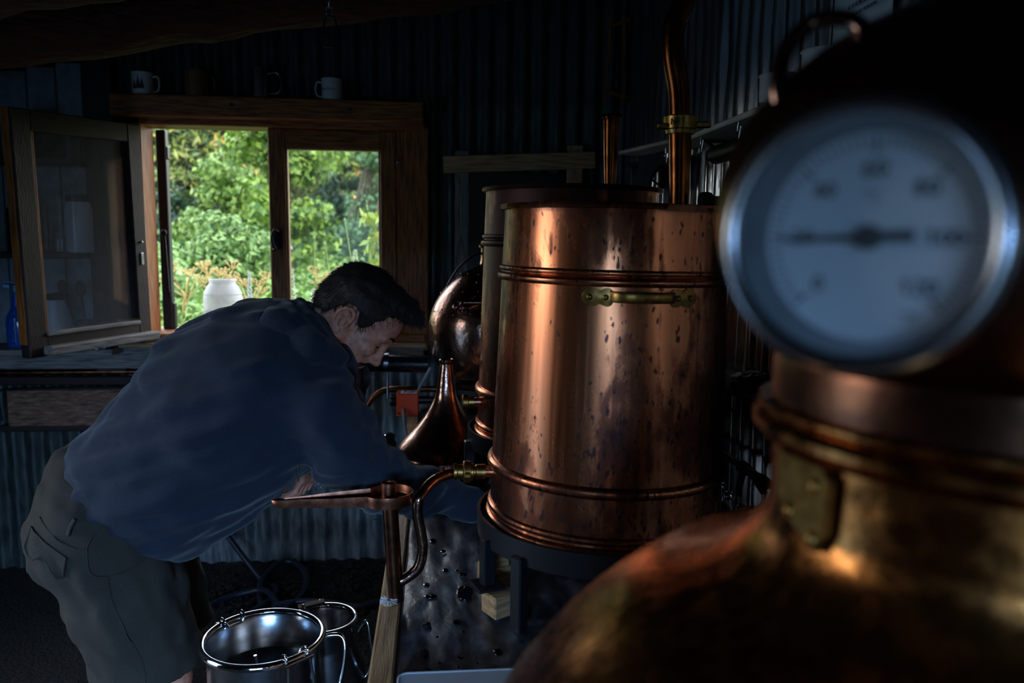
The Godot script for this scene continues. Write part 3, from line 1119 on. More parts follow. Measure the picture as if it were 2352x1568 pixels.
func build_copper() -> void:
	var g: Geo
	var bench := 0.72
	# --- the two drums on their ring stands
	var d1 := make_drum()
	var d2 := dup(d1, Vector3(0.374, 0.957, -2.2), "second copper condenser drum, standing half hidden behind the nearest one")
	d1.position = Vector3(0.376, 0.888, -1.70)
	d1.rotation.z = -0.012
	d2.rotation.y = 2.1
	drum_handle(d1, 0.02, 0.508, 0.2425)
	drum_handle(d1, PI, 0.508, 0.2425)
	coupling(d1, Vector3(-0.252, 0.098, -0.02), Vector3(-1, 0, 0.0))
	coupling(d2, (Basis(Vector3.UP, -2.1) * Vector3(-0.252, 0.098, 0.03)), Basis(Vector3.UP, -2.1) * Vector3(-1, 0, 0), false)
	# dip lip on the rim
	g = Geo.new()
	g.plate([Vector2(-0.05, 0), Vector2(0.05, 0), Vector2(0.042, 0.012), Vector2(-0.042, 0.012)], 0.003, Transform3D(Basis(Vector3.UP, 0.35), Vector3(0.084, 0.67, 0.232)))
	part("rim_clip", g, M.copper_dark, d1)
	var a1 := atan2(0.19, -0.21)
	make_stand(Vector3(0.376, 0.890, -1.70), "black steel ring stand carrying the nearest drum", [[a1, bench - 0.890, false], [a1 + 2.1, bench - 0.890, false], [a1 - 2.1, bench - 0.890, false], [a1 + 0.40, bench + 0.052 - 0.890, true]])
	var s2 := make_stand(Vector3(0.374, 0.960, -2.2), "black steel ring stand under the drum behind", [[a1 + 0.6, bench - 0.960, false], [a1 + 2.6, bench - 0.960, false], [a1 - 1.4, bench - 0.960, false]])
	# a copper pipe with brass coupling rises from each drum
	var p1 := thing("vapour_pipe", "tall curved copper vapour pipe with brass coupling rising from the nearest drum", "pipe", Vector3(0.525, 1.49, -1.70))
	g = Geo.new()
	g.tube([Vector3(0, 0.0, 0), Vector3(-0.002, 0.13, 0), Vector3(-0.006, 0.245, 0)], [0.021, 0.0225, 0.0245], 24)
	part("lower_tube", g, M.copper_pipe, p1)
	g = Geo.new()
	g.tube(curve([Vector3(-0.007, 0.27, 0), Vector3(-0.012, 0.33, 0), Vector3(-0.026, 0.40, 0), Vector3(-0.026, 0.46, 0), Vector3(-0.010, 0.50, 0), Vector3(0.012, 0.56, 0), Vector3(0.05, 0.66, 0.02), Vector3(0.10, 0.74, 0.03)], 6), 0.0235, 24)
	part("upper_tube", g, M.copper_pipe, p1)
	g = Geo.new()
	g.lathe([Vector2(0.022, 0.238), Vector2(0.030, 0.239), Vector2(0.032, 0.247), Vector2(0.035, 0.249), Vector2(0.036, 0.274), Vector2(0.030, 0.277), Vector2(0.022, 0.278)], 28, Transform3D(Basis(), Vector3(-0.006, 0, 0)))
	g.box(Vector3(-0.046, 0.253, 0.012), Vector3(0.026, 0.013, 0.014), Basis(Vector3.UP, 0.3), 0.003)
	g.box(Vector3(0.04, 0.258, 0.012), Vector3(0.034, 0.014, 0.014), Basis(Vector3.UP, -0.3), 0.004)
	var nut := part("coupling", g, M.brass, p1, "brass coupling with two lugs")
	part("lettering", wrapped_text("NPT", 0.018, 0.0362, 0.261, -0.45), M.black, nut).position = Vector3(-0.006, 0, 0)
	var p2 := thing("outlet_pipe", "short tapering copper pipe with flared lip rising from the drum behind", "pipe", Vector3(0.480, 1.545, -2.2))
	g = Geo.new()
	g.lathe([Vector2(0.016, 0.0), Vector2(0.016, 0.11), Vector2(0.021, 0.2), Vector2(0.024, 0.285), Vector2(0.028, 0.287), Vector2(0.029, 0.296), Vector2(0.027, 0.30), Vector2(0.022, 0.299), Vector2(0.019, 0.2)], 24)
	part("tube", g, M.copper_pipe, p2)
	# fittings lying on top of the nearest drum
	var ft := thing("valve_fitting", "dark valve fittings lying across the nearest drum's rim beside the vapour pipe", "fitting", Vector3(0.58, 1.573, -1.66))
	g = Geo.new()
	g.tube([Vector3(-0.02, 0.012, 0), Vector3(0.10, 0.014, 0.02)], 0.013, 14)
	part("barrel", g, M.iron, ft)
	g = Geo.new()
	g.lathe([Vector2(0, -0.012), Vector2(0.018, -0.012), Vector2(0.02, -0.006), Vector2(0.02, 0.006), Vector2(0.018, 0.012), Vector2(0, 0.012)], 12, Transform3D(Basis(Vector3.BACK, PI / 2), Vector3(-0.012, 0.014, 0)))
	part("nut", g, M.iron, ft)

	# --- parrot: the copper measuring funnel at the drum's outlet
	var pa := thing("copper_parrot", "copper distillate parrot with long-spouted dish and bent inlet tube at the drum's outlet", "parrot", Vector3(-0.083, 0.737, -1.63))
	g = Geo.new()
	g.tube([Vector3(0, 0, 0), Vector3(-0.012, 0.21, 0)], [0.0165, 0.0165], 24)
	part("tube", g, M.copper_dark, pa)
	g = Geo.new()
	g.lathe([Vector2(0.0135, -0.02), Vector2(0.0145, 0.015), Vector2(0.016, 0.0165), Vector2(0.016, -0.02)], 24, Transform3D(Basis(), Vector3(-0.014, 0.243, 0)))
	part("inner_tube", g, M.copper_mid, pa)
	# teardrop dish: floor, outside wall, lip
	var rim := []
	for i in 49:
		var t := i / 48.0
		var a := lerpf(-2.55, 2.55, t)
		rim.append(Vector2(0.050 * cos(a), 0.050 * sin(a)))
	rim.append_array([Vector2(-0.12, 0.0215), Vector2(-0.175, 0.0105), Vector2(-0.215, 0.0085), Vector2(-0.232, 0.005), Vector2(-0.232, -0.005), Vector2(-0.215, -0.0085), Vector2(-0.175, -0.0105), Vector2(-0.12, -0.0215)])
	var rows := []
	for lay in [[1.0, 0.0, 0.0], [1.015, 0.010, 0.0], [1.03, 0.024, 0.0], [0.985, 0.0245, 0.0], [0.96, 0.010, 0.0], [0.94, 0.004, 0.0], [0.0, 0.003, 0.0]]:
		var line := []
		for p in rim:
			var tilt: float = -0.010 * clampf((-p.x) / 0.23, 0.0, 1.0)
			line.append(Vector3(p.x * lay[0] - 0.004, lay[1] * (1.0 - 0.35 * clampf(-p.x / 0.23, 0, 1)) + tilt * 0.6, p.y * lay[0]))
		rows.append(line)
	g = Geo.new()
	g.sheet(rows, true)
	g.flip()
	var bot := []
	for p in rim:
		bot.append(Vector2(p.x, p.y))
	var dish := part("dish", g, M.copper_mid, pa)
	dish.position = Vector3(-0.010, 0.216, 0)
	g = Geo.new()
	g.plate(bot, 0.002, Transform3D(Basis(Vector3.RIGHT, PI / 2), Vector3(-0.004, 0.001, 0)))
	part("underside", g, M.copper_dark, dish)
	g = Geo.new()
	g.tube(curve([Vector3(0.124, 0.250, -0.088), Vector3(0.105, 0.250, -0.075), Vector3(0.074, 0.246, -0.035), Vector3(0.050, 0.225, 0.0), Vector3(0.046, 0.19, 0.0), Vector3(0.054, 0.14, 0.0), Vector3(0.056, 0.105, 0.0), Vector3(0.046, 0.07, 0.0), Vector3(0.020, 0.048, 0.0), Vector3(0.0, 0.040, 0.0)], 7), 0.0115, 18)
	part("inlet_tube", g, M.copper_black, pa)
	g = Geo.new()
	g.lathe([Vector2(0.0, 0.0), Vector2(0.006, 0.0), Vector2(0.006, 0.014), Vector2(0.0, 0.014)], 12, Transform3D(Basis(), Vector3(0.098, 0.258, -0.068)))
	part("vent", g, M.copper_dark, pa)

	# --- swan-necked still head standing on the bench
	var fl := thing("still_head", "dark copper onion-shaped still head with narrow flared neck standing on the bench", "still head", Vector3(0.034, bench, -2.45))
	var fp := []
	for q in [[0.0, 0.0], [0.06, 0.0], [0.12, 0.015], [0.150, 0.055], [0.161, 0.11], [0.152, 0.135], [0.136, 0.158], [0.102, 0.193], [0.068, 0.234], [0.048, 0.268], [0.034, 0.303], [0.022, 0.364], [0.0145, 0.388], [0.013, 0.398]]:
		fp.append(Vector3(q[0], q[1], 0))
	var prof := []
	for p in curve(fp, 5):
		prof.append(Vector2(maxf(p.x, 0.0), p.y))
	prof.append_array([Vector2(0.021, 0.40), Vector2(0.0225, 0.405), Vector2(0.0225, 0.411), Vector2(0.020, 0.414), Vector2(0.016, 0.412), Vector2(0.013, 0.38)])
	# widen the neck a little towards its foot, as beaten copper does
	for i in prof.size():
		if prof[i].y > 0.30 and prof[i].y < 0.399:
			prof[i].x = maxf(prof[i].x, lerpf(0.034, 0.0185, (prof[i].y - 0.30) / 0.1))
	g = Geo.new()
	g.lathe(prof, 64)
	part("bulb", g, M.copper_black, fl)
	g = Geo.new()
	g.ball(Vector3(-0.105, 0.055, 0.105), Vector3(0.012, 0.012, 0.012), 8)
	part("stud", g, M.copper_clean, fl)

	# --- round boiling pot at the back
	var po := thing("round_pot", "round dark copper pot beaded with water drops behind the drums", "pot", Vector3(0.205, 0.955, -3.0))
	var pp := []
	for q in [[0.0, 0.0], [0.09, 0.0], [0.15, 0.02], [0.20, 0.075], [0.226, 0.15], [0.230, 0.225], [0.215, 0.29], [0.178, 0.355], [0.125, 0.41], [0.07, 0.44], [0.043, 0.455], [0.037, 0.475], [0.036, 0.515]]:
		pp.append(Vector3(q[0], q[1], 0))
	prof = []
	for p in curve(pp, 5):
		prof.append(Vector2(maxf(p.x, 0.0), p.y))
	prof.append_array([Vector2(0.044, 0.518), Vector2(0.046, 0.525), Vector2(0.042, 0.53), Vector2(0.034, 0.528), Vector2(0.031, 0.48)])
	g = Geo.new()
	g.lathe(prof, 72)
	part("belly", g, M.copper_black, po)
	g = Geo.new()
	g.tube(curve([Vector3(-0.16, 0.375, 0.02), Vector3(-0.12, 0.44, 0.02), Vector3(-0.06, 0.49, 0.01), Vector3(-0.03, 0.495, 0.0)], 6), 0.0045, 8)
	part("bail", g, M.iron, po)
	g = Geo.new()
	for s in [-1.0, 1.0]:
		var c := Vector3(-0.02 + 0.1 * s, 0.315, 0.200 - 0.02)
		g.ball(c + Vector3(-0.012, -0.008, 0), Vector3(0.014, 0.013, 0.008), 8)
		g.ball(c + Vector3(0.012, -0.01, 0.002), Vector3(0.014, 0.012, 0.008), 8)
		g.tube([c + Vector3(0, -0.006, 0.0), c + Vector3(-0.01 * s, 0.012, 0.03)], 0.007, 10)
	g.tube([Vector3(-0.105, 0.327, 0.21), Vector3(0.075, 0.327, 0.21)], 0.0085, 12)
	part("side_handle", g, M.copper_black, po)
	g = Geo.new()
	var dr := RandomNumberGenerator.new()
	dr.seed = 4
	for i in 90:
		var a := dr.randf_range(1.2, 4.2)
		var y := dr.randf_range(0.27, 0.425)
		var r := 0.0
		for k in prof.size() - 1:
			if prof[k].y <= y and prof[k + 1].y >= y and y < 0.44:
				r = lerpf(prof[k].x, prof[k + 1].x, (y - prof[k].y) / maxf(prof[k + 1].y - prof[k].y, 1e-5))
		var e := dr.randf_range(0.0015, 0.0035)
		g.ball(Vector3(cos(a) * r, y, sin(a) * r), Vector3(e, e, e), 4)
	var drops := part("water_drops", g, M.chrome, po)
	drops.set_meta("kind", "stuff")
	# its stand
	var sb := thing("pot_trivet", "low iron trivet under the round pot at the back", "trivet", Vector3(0.205, bench, -3.0))
	g = Geo.new()
	g.lathe([Vector2(0.13, 0.215), Vector2(0.17, 0.215), Vector2(0.17, 0.235), Vector2(0.13, 0.235), Vector2(0.13, 0.215)], 40)
	part("ring", g, M.iron, sb)
	for k in 3:
		g = Geo.new()
		var a := TAU * k / 3.0 + 0.5
		g.box(Vector3(cos(a) * 0.15, 0.108, sin(a) * 0.15), Vector3(0.025, 0.215, 0.025), Basis(Vector3.UP, -a))
		part("leg", g, M.iron, sb)

	build_still()


func build_still() -> void:
	var g: Geo
	# --- the big still right beside the camera
	var o := thing("pot_still", "large blurred copper pot still with domed head close on the right", "still", Vector3(0.39, 0, -0.5))
	var pr := [Vector2(0.0, 0.635)]
	for i in 40:
		var a := deg_to_rad(172.0 - 149.5 * i / 39.0)
		pr.append(Vector2(0.40 * sin(a), 0.975 + 0.34 * cos(a)))
	# shoulder flows into the neck
	pr.resize(pr.size() - 4)
	var b0: Vector2 = pr[-1]
	for i in 9:
		var q := (i + 1) / 9.0
		var p01 := b0.lerp(Vector2(0.156, 1.272), q)
		var p12 := Vector2(0.156, 1.272).lerp(Vector2(0.1515, 1.318), q)
		pr.append(p01.lerp(p12, q))
	pr.append(Vector2(0.1515, 1.37))
	g = Geo.new()
	g.lathe(pr, 128)
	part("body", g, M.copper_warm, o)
	g = Geo.new()
	g.lathe([Vector2(0.1515, 1.364), Vector2(0.158, 1.3645), Vector2(0.161, 1.3665), Vector2(0.158, 1.369), Vector2(0.163, 1.3705), Vector2(0.167, 1.3735), Vector2(0.167, 1.3785), Vector2(0.163, 1.3825), Vector2(0.160, 1.385), Vector2(0.1635, 1.3875), Vector2(0.1635, 1.390), Vector2(0.152, 1.3925)], 128)
	part("collar", g, M.copper_warm, o)
	pr = [Vector2(0.154, 1.388), Vector2(0.154, 1.416), Vector2(0.153, 1.422)]
	for i in 40:
		var a := deg_to_rad(131.0 - 129.0 * i / 39.0)
		pr.append(Vector2(0.20 * sin(a), 1.52 + 0.148 * cos(a)))
	g = Geo.new()
	g.lathe(pr, 128)
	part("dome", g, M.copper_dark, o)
	# lifting ring on the dome
	g = Geo.new()
	var arc := [Vector3(-0.168, 1.565, 0.0), Vector3(-0.173, 1.599, -0.004), Vector3(-0.168, 1.622, -0.008), Vector3(-0.154, 1.638, -0.008), Vector3(-0.141, 1.641, 0.0), Vector3(-0.129, 1.634, 0.010), Vector3(-0.122, 1.605, 0.030)]
	g.tube(curve(arc, 6), 0.0055, 14)
	part("lifting_loop", g, M.copper_black, o)
	# brass hinge bracket below the collar
	var br := Node3D.new()
	br.name = "bracket"
	o.add_child(br)
	br.set_meta("label", "brass bracket plate below the collar")
	var dirb := Vector3(-0.152, 0, 0.024)
	var ang := atan2(dirb.x, dirb.z)
	var bb := Basis(Vector3.UP, ang)
	var bp := dirb.normalized() * 0.1545
	g = Geo.new()
	g.plate([Vector2(-0.026, 0.054), Vector2(0.020, 0.054), Vector2(0.026, 0.048), Vector2(0.024, 0.012), Vector2(0.018, 0.0), Vector2(0.008, 0.002), Vector2(-0.010, 0.012), Vector2(-0.026, 0.026)], 0.006, Transform3D(bb, Vector3(bp.x, 1.3085, bp.z) + bb.z * 0.001))
	part("plate", g, M.brass, br)
	for q in [Vector2(0.015, 0.042), Vector2(-0.010, 0.018), Vector2(0.015, 0.008)]:
		g = Geo.new()
		g.ball(Vector3(bp.x, 1.3085 + q.y, bp.z) + bb * Vector3(q.x, 0, 0.005), Vector3(0.005, 0.005, 0.004), 8, bb)
		part("rivet", g, M.brass, br)

	# --- bimetal thermometer on the dome, dial towards the camera
	var t := thing("dial_thermometer", "large round steel dial thermometer with white face, close on the copper still's dome", "thermometer", Vector3(0.1862, 1.5035, -0.3345))
	var nrm := Vector3(-0.70, 0.03, 0.72).normalized()
	var rx := Vector3.UP.cross(nrm).normalized()
	t.basis = Basis(rx, nrm.cross(rx), nrm) * Basis.from_scale(Vector3.ONE * 0.965)
	# stem joins it to the dome behind (local -z)
	var tz := Basis(Vector3.RIGHT, PI / 2)   # lathe axis y -> local z
	g = Geo.new()
	g.lathe([Vector2(0, -0.058), Vector2(0.010, -0.058), Vector2(0.010, -0.020), Vector2(0.050, -0.018), Vector2(0.0565, -0.013), Vector2(0.0575, 0.002), Vector2(0.060, 0.0035), Vector2(0.0625, 0.006), Vector2(0.0628, 0.010), Vector2(0.0615, 0.0145), Vector2(0.058, 0.017), Vector2(0.0545, 0.0165), Vector2(0.0528, 0.014)], 128, Transform3D(tz, Vector3.ZERO), 0, TAU, 60)
	part("case", g, M.bezel, t, "polished steel case and bezel")
	g = Geo.new()
	g.lathe([Vector2(0.0528, 0.0142), Vector2(0.0520, 0.010), Vector2(0.0494, -0.008), Vector2(0.0478, -0.0108)], 96, Transform3D(tz, Vector3.ZERO))
	part("inner_wall", g, plain(c8(128, 136, 144), 0.35, 0.7), t)
	g = Geo.new()
	g.lathe([Vector2(0, -0.010), Vector2(0.0482, -0.010), Vector2(0.0482, -0.0115)], 96, Transform3D(tz, Vector3.ZERO))
	var face := part("dial", g, M.dial, t, "white dial face")
	var z0 := -0.0096
	for i in 7:
		var ang2 := deg_to_rad(225.0 - 45.0 * i)
		var lab := part("numeral", text(str(i * 20), 0.0100, 0.0002, "Droid Sans", 700), M.ink, face)
		lab.position = Vector3(cos(ang2) * 0.0312, sin(ang2) * 0.0312, z0)
	var deg := part("numeral", text("°C", 0.008, 0.0002), M.grey_plastic, face)
	deg.position = Vector3(0.0, 0.0185, z0)
	g = Geo.new()
	for i in 61:
		var a3 := deg_to_rad(225.0 - 270.0 * i / 60.0)
		var big := i % 10 == 0
		var l := 0.008 if big else 0.0048
		var d := Vector3(cos(a3), sin(a3), 0)
		g.bar(d * (0.0462 - l) + Vector3(0, 0, z0), d * 0.0462 + Vector3(0, 0, z0), 0.0014 if big else 0.0009, 0.0003, Vector3(0, 0, 1), 0.00005)
	part("scale_marks", g, M.ink, face).set_meta("kind", "stuff")
	g = Geo.new()
	for q in [[0.019, -0.0345, 0.008], [0.0205, -0.0375, 0.006]]:
		g.box(Vector3(q[0], q[1], z0), Vector3(q[2], 0.0012, 0.0003), Basis(), 0.00005)
	part("fine_print", g, M.grey_plastic, face)
	g = Geo.new()
	g.lathe([Vector2(0, 0.0128), Vector2(0.0522, 0.0128), Vector2(0.0522, 0.0134), Vector2(0, 0.0134)], 64, Transform3D(tz, Vector3.ZERO))
	part("crystal", g, M.glass, t)
	# needle pointing at 20
	g = Geo.new()
	var na := deg_to_rad(182.5)
	var nd := Vector3(cos(na), sin(na), 0)
	var ns := Vector3(-nd.y, nd.x, 0)
	g.plate([Vector2(-0.0196, -0.0025), Vector2(0.0, -0.0021), Vector2(0.039, -0.0008), Vector2(0.039, 0.0008), Vector2(0.0, 0.0021), Vector2(-0.0196, 0.0025)], 0.0008, Transform3D(Basis(nd, ns, Vector3.BACK), Vector3(0, 0, -0.006)))
	part("needle", g, M.ink, t, "black needle at the 20 mark")
	g = Geo.new()
	g.lathe([Vector2(0.0056, -0.010), Vector2(0.0056, -0.0035), Vector2(0.0044, -0.0025), Vector2(0, -0.0025)], 32, Transform3D(tz, Vector3.ZERO))
	part("hub", g, M.iron, t)


const HEAD_AT := Vector3(-0.204, 1.314, -1.900)
const HEAD_PITCH := deg_to_rad(-47.0)


func head_field() -> Field:
	var f := Field.new()
	f.ell(Vector3(0.006, 0.050, 0), Vector3(0.096, 0.077, 0.073), Basis(), 0.02)
	f.ell(Vector3(0.058, 0.054, 0), Vector3(0.049, 0.050, 0.058), Basis(), 0.02)
	f.ell(Vector3(0.052, -0.018, 0), Vector3(0.046, 0.076, 0.056), Basis(), 0.025)
	f.ell(Vector3(0.072, -0.052, 0), Vector3(0.031, 0.036, 0.036), Basis(), 0.02)
	for s in [-1.0, 1.0]:
		f.bone(Vector3(0.004, -0.02, 0.058 * s), Vector3(0.016, -0.062, 0.052 * s), 0.018, 0.017, 0.025)
		f.bone(Vector3(0.016, -0.062, 0.052 * s), Vector3(0.078, -0.098, 0.014 * s), 0.017, 0.015, 0.025)
		f.bone(Vector3(0.105, 0.031, 0.007 * s), Vector3(0.090, 0.033, 0.046 * s), 0.0075, 0.008, 0.014)
		f.ell(Vector3(0.072, -0.012, 0.047 * s), Vector3(0.024, 0.016, 0.016), Basis(), 0.02)
	f.ell(Vector3(0.090, -0.099, 0), Vector3(0.018, 0.017, 0.022), Basis(), 0.02)
	for s in [-1.0, 1.0]:
		f.ell(Vector3(0.108, 0.010, 0.031 * s), Vector3(0.018, 0.013, 0.019), Basis(), 0.012, -1.0)
		f.ell(Vector3(0.083, 0.011, 0.031 * s), Vector3(0.0135, 0.0125, 0.0155), Basis(), 0.004)
		f.bone(Vector3(0.092, -0.002, 0.017 * s), Vector3(0.085, -0.002, 0.045 * s), 0.004, 0.004, 0.006)
	f.bone(Vector3(0.103, 0.024, 0), Vector3(0.119, -0.022, 0), 0.0075, 0.0095, 0.012)
	f.ell(Vector3(0.1195, -0.0265, 0), Vector3(0.0115, 0.0095, 0.0115), Basis(), 0.008)
	for s in [-1.0, 1.0]:
		f.ell(Vector3(0.106, -0.029, 0.0125 * s), Vector3(0.0115, 0.0085, 0.007), Basis(), 0.006)
		f.ell(Vector3(0.112, -0.037, 0.007 * s), Vector3(0.006, 0.004, 0.004), Basis(), 0.003, -1.0)
		# fold from nose to mouth corner
		f.bone(Vector3(0.098, -0.030, 0.024 * s), Vector3(0.088, -0.056, 0.034 * s), 0.0025, 0.002, 0.006, -1.0)
	f.ell(Vector3(0.1005, -0.047, 0), Vector3(0.010, 0.0065, 0.022), Basis(), 0.006)
	f.ell(Vector3(0.0985, -0.059, 0), Vector3(0.010, 0.0065, 0.019), Basis(), 0.006)
	f.bone(Vector3(0.1095, -0.053, -0.018), Vector3(0.1095, -0.053, 0.018), 0.0018, 0.0018, 0.003, -1.0)
	# neck stub
	f.bone(Vector3(-0.022, -0.01, 0), Vector3(-0.02, -0.13, 0), 0.056, 0.060, 0.03)
	return f


func ear_field(s: float) -> Field:
	var f := Field.new()
	f.ell(Vector3(-0.008, 0.000, 0.0745 * s), Vector3(0.016, 0.027, 0.0055), Basis(Vector3.BACK, 0.28) * Basis(Vector3.UP, 0.30 * s), 0.006)
	f.ell(Vector3(0.004, -0.004, 0.066 * s), Vector3(0.012, 0.022, 0.012), Basis(), 0.006)
	f.ell(Vector3(-0.002, -0.004, 0.082 * s), Vector3(0.0085, 0.0135, 0.009), Basis(Vector3.BACK, 0.2), 0.003, -1.0)
	f.ell(Vector3(-0.008, 0.014, 0.084 * s), Vector3(0.008, 0.007, 0.006), Basis(Vector3.BACK, 0.2), 0.003, -1.0)
	var rim := [Vector3(0.009, 0.006, 0.074), Vector3(0.0085, 0.018, 0.078), Vector3(0.002, 0.028, 0.0805), Vector3(-0.009, 0.0305, 0.083), Vector3(-0.020, 0.024, 0.085), Vector3(-0.0265, 0.008, 0.087), Vector3(-0.0245, -0.008, 0.085), Vector3(-0.014, -0.021, 0.081), Vector3(-0.002, -0.030, 0.0775)]
	for i in rim.size() - 1:
		var p: Vector3 = rim[i]
		var q: Vector3 = rim[i + 1]
		f.bone(Vector3(p.x, p.y, p.z * s), Vector3(q.x, q.y, q.z * s), 0.0036, 0.0036, 0.003)
	for q in [[Vector3(-0.004, 0.020, 0.080), Vector3(-0.013, 0.006, 0.083)], [Vector3(-0.013, 0.006, 0.083), Vector3(-0.011, -0.012, 0.081)], [Vector3(-0.011, -0.012, 0.081), Vector3(-0.001, -0.019, 0.078)]]:
		f.bone(Vector3(q[0].x, q[0].y, q[0].z * s), Vector3(q[1].x, q[1].y, q[1].z * s), 0.0028, 0.0028, 0.003)
	f.ell(Vector3(0.001, -0.028, 0.0765 * s), Vector3(0.008, 0.0075, 0.0045), Basis(), 0.004)
	f.ell(Vector3(0.0085, -0.003, 0.0770 * s), Vector3(0.0045, 0.007, 0.0055), Basis(), 0.003)
	return f


func hairline(f: float) -> float:
	var t := [[-0.13, -0.045], [-0.075, -0.040], [-0.045, -0.022], [-0.034, 0.014], [-0.020, 0.038], [0.006, 0.040], [0.018, 0.022], [0.030, 0.006], [0.040, 0.010], [0.050, 0.034], [0.066, 0.060], [0.088, 0.084], [0.105, 0.094], [0.16, 0.098]]
	for i in t.size() - 1:
		if f < t[i + 1][0]:
			return lerpf(t[i][1], t[i + 1][1], clampf((f - t[i][0]) / (t[i + 1][0] - t[i][0]), 0.0, 1.0))
	return 0.1


# five separate bent fingers on a palm: x along the fingers, y out of the back of the hand, z towards the thumb
func hand(g: Geo, xf: Transform3D, bend: float) -> void:
	var f := Field.new()
	f.bone(xf * Vector3(-0.06, 0, 0), xf * Vector3(0.0, 0, 0), 0.029, 0.026, 0.02)
	for z in [-0.03, -0.01, 0.01, 0.028]:
		f.bone(xf * Vector3(0.0, 0, z * 0.5), xf * Vector3(0.085, 0.003, z), 0.016, 0.0125, 0.012)
	var len := [0.062, 0.078, 0.084, 0.076]
	var zz := [-0.032, -0.011, 0.010, 0.030]
	for i in 4:
		var p := Vector3(0.085, 0.003, zz[i])
		var a := -0.25 * bend
		var r := 0.0092 if i > 0 else 0.0082
		for seg in 3:
			var l: float = len[i] * [0.48, 0.30, 0.22][seg]
			a -= [0.35, 0.55, 0.4][seg] * bend
			var q := p + Vector3(cos(a), sin(a), zz[i] * 0.9 * (1.0 if seg == 0 else 0.2)) * l
			f.bone(xf * p, xf * q, r, r * 0.93, 0.004 if seg else 0.008)
			p = q
			r *= 0.93
	f.bone(xf * Vector3(0.02, -0.004, 0.022), xf * Vector3(0.055, -0.016, 0.055), 0.015, 0.0115, 0.015)
	f.bone(xf * Vector3(0.055, -0.016, 0.055), xf * Vector3(0.085, -0.026, 0.060), 0.0105, 0.0095, 0.006)
	f.bone(xf * Vector3(0.085, -0.026, 0.060), xf * Vector3(0.105, -0.036, 0.056), 0.0095, 0.0085, 0.005)
	var lo := xf.origin
	f.net(lo - Vector3.ONE * 0.19, lo + Vector3.ONE * 0.19, 0.0035, g)


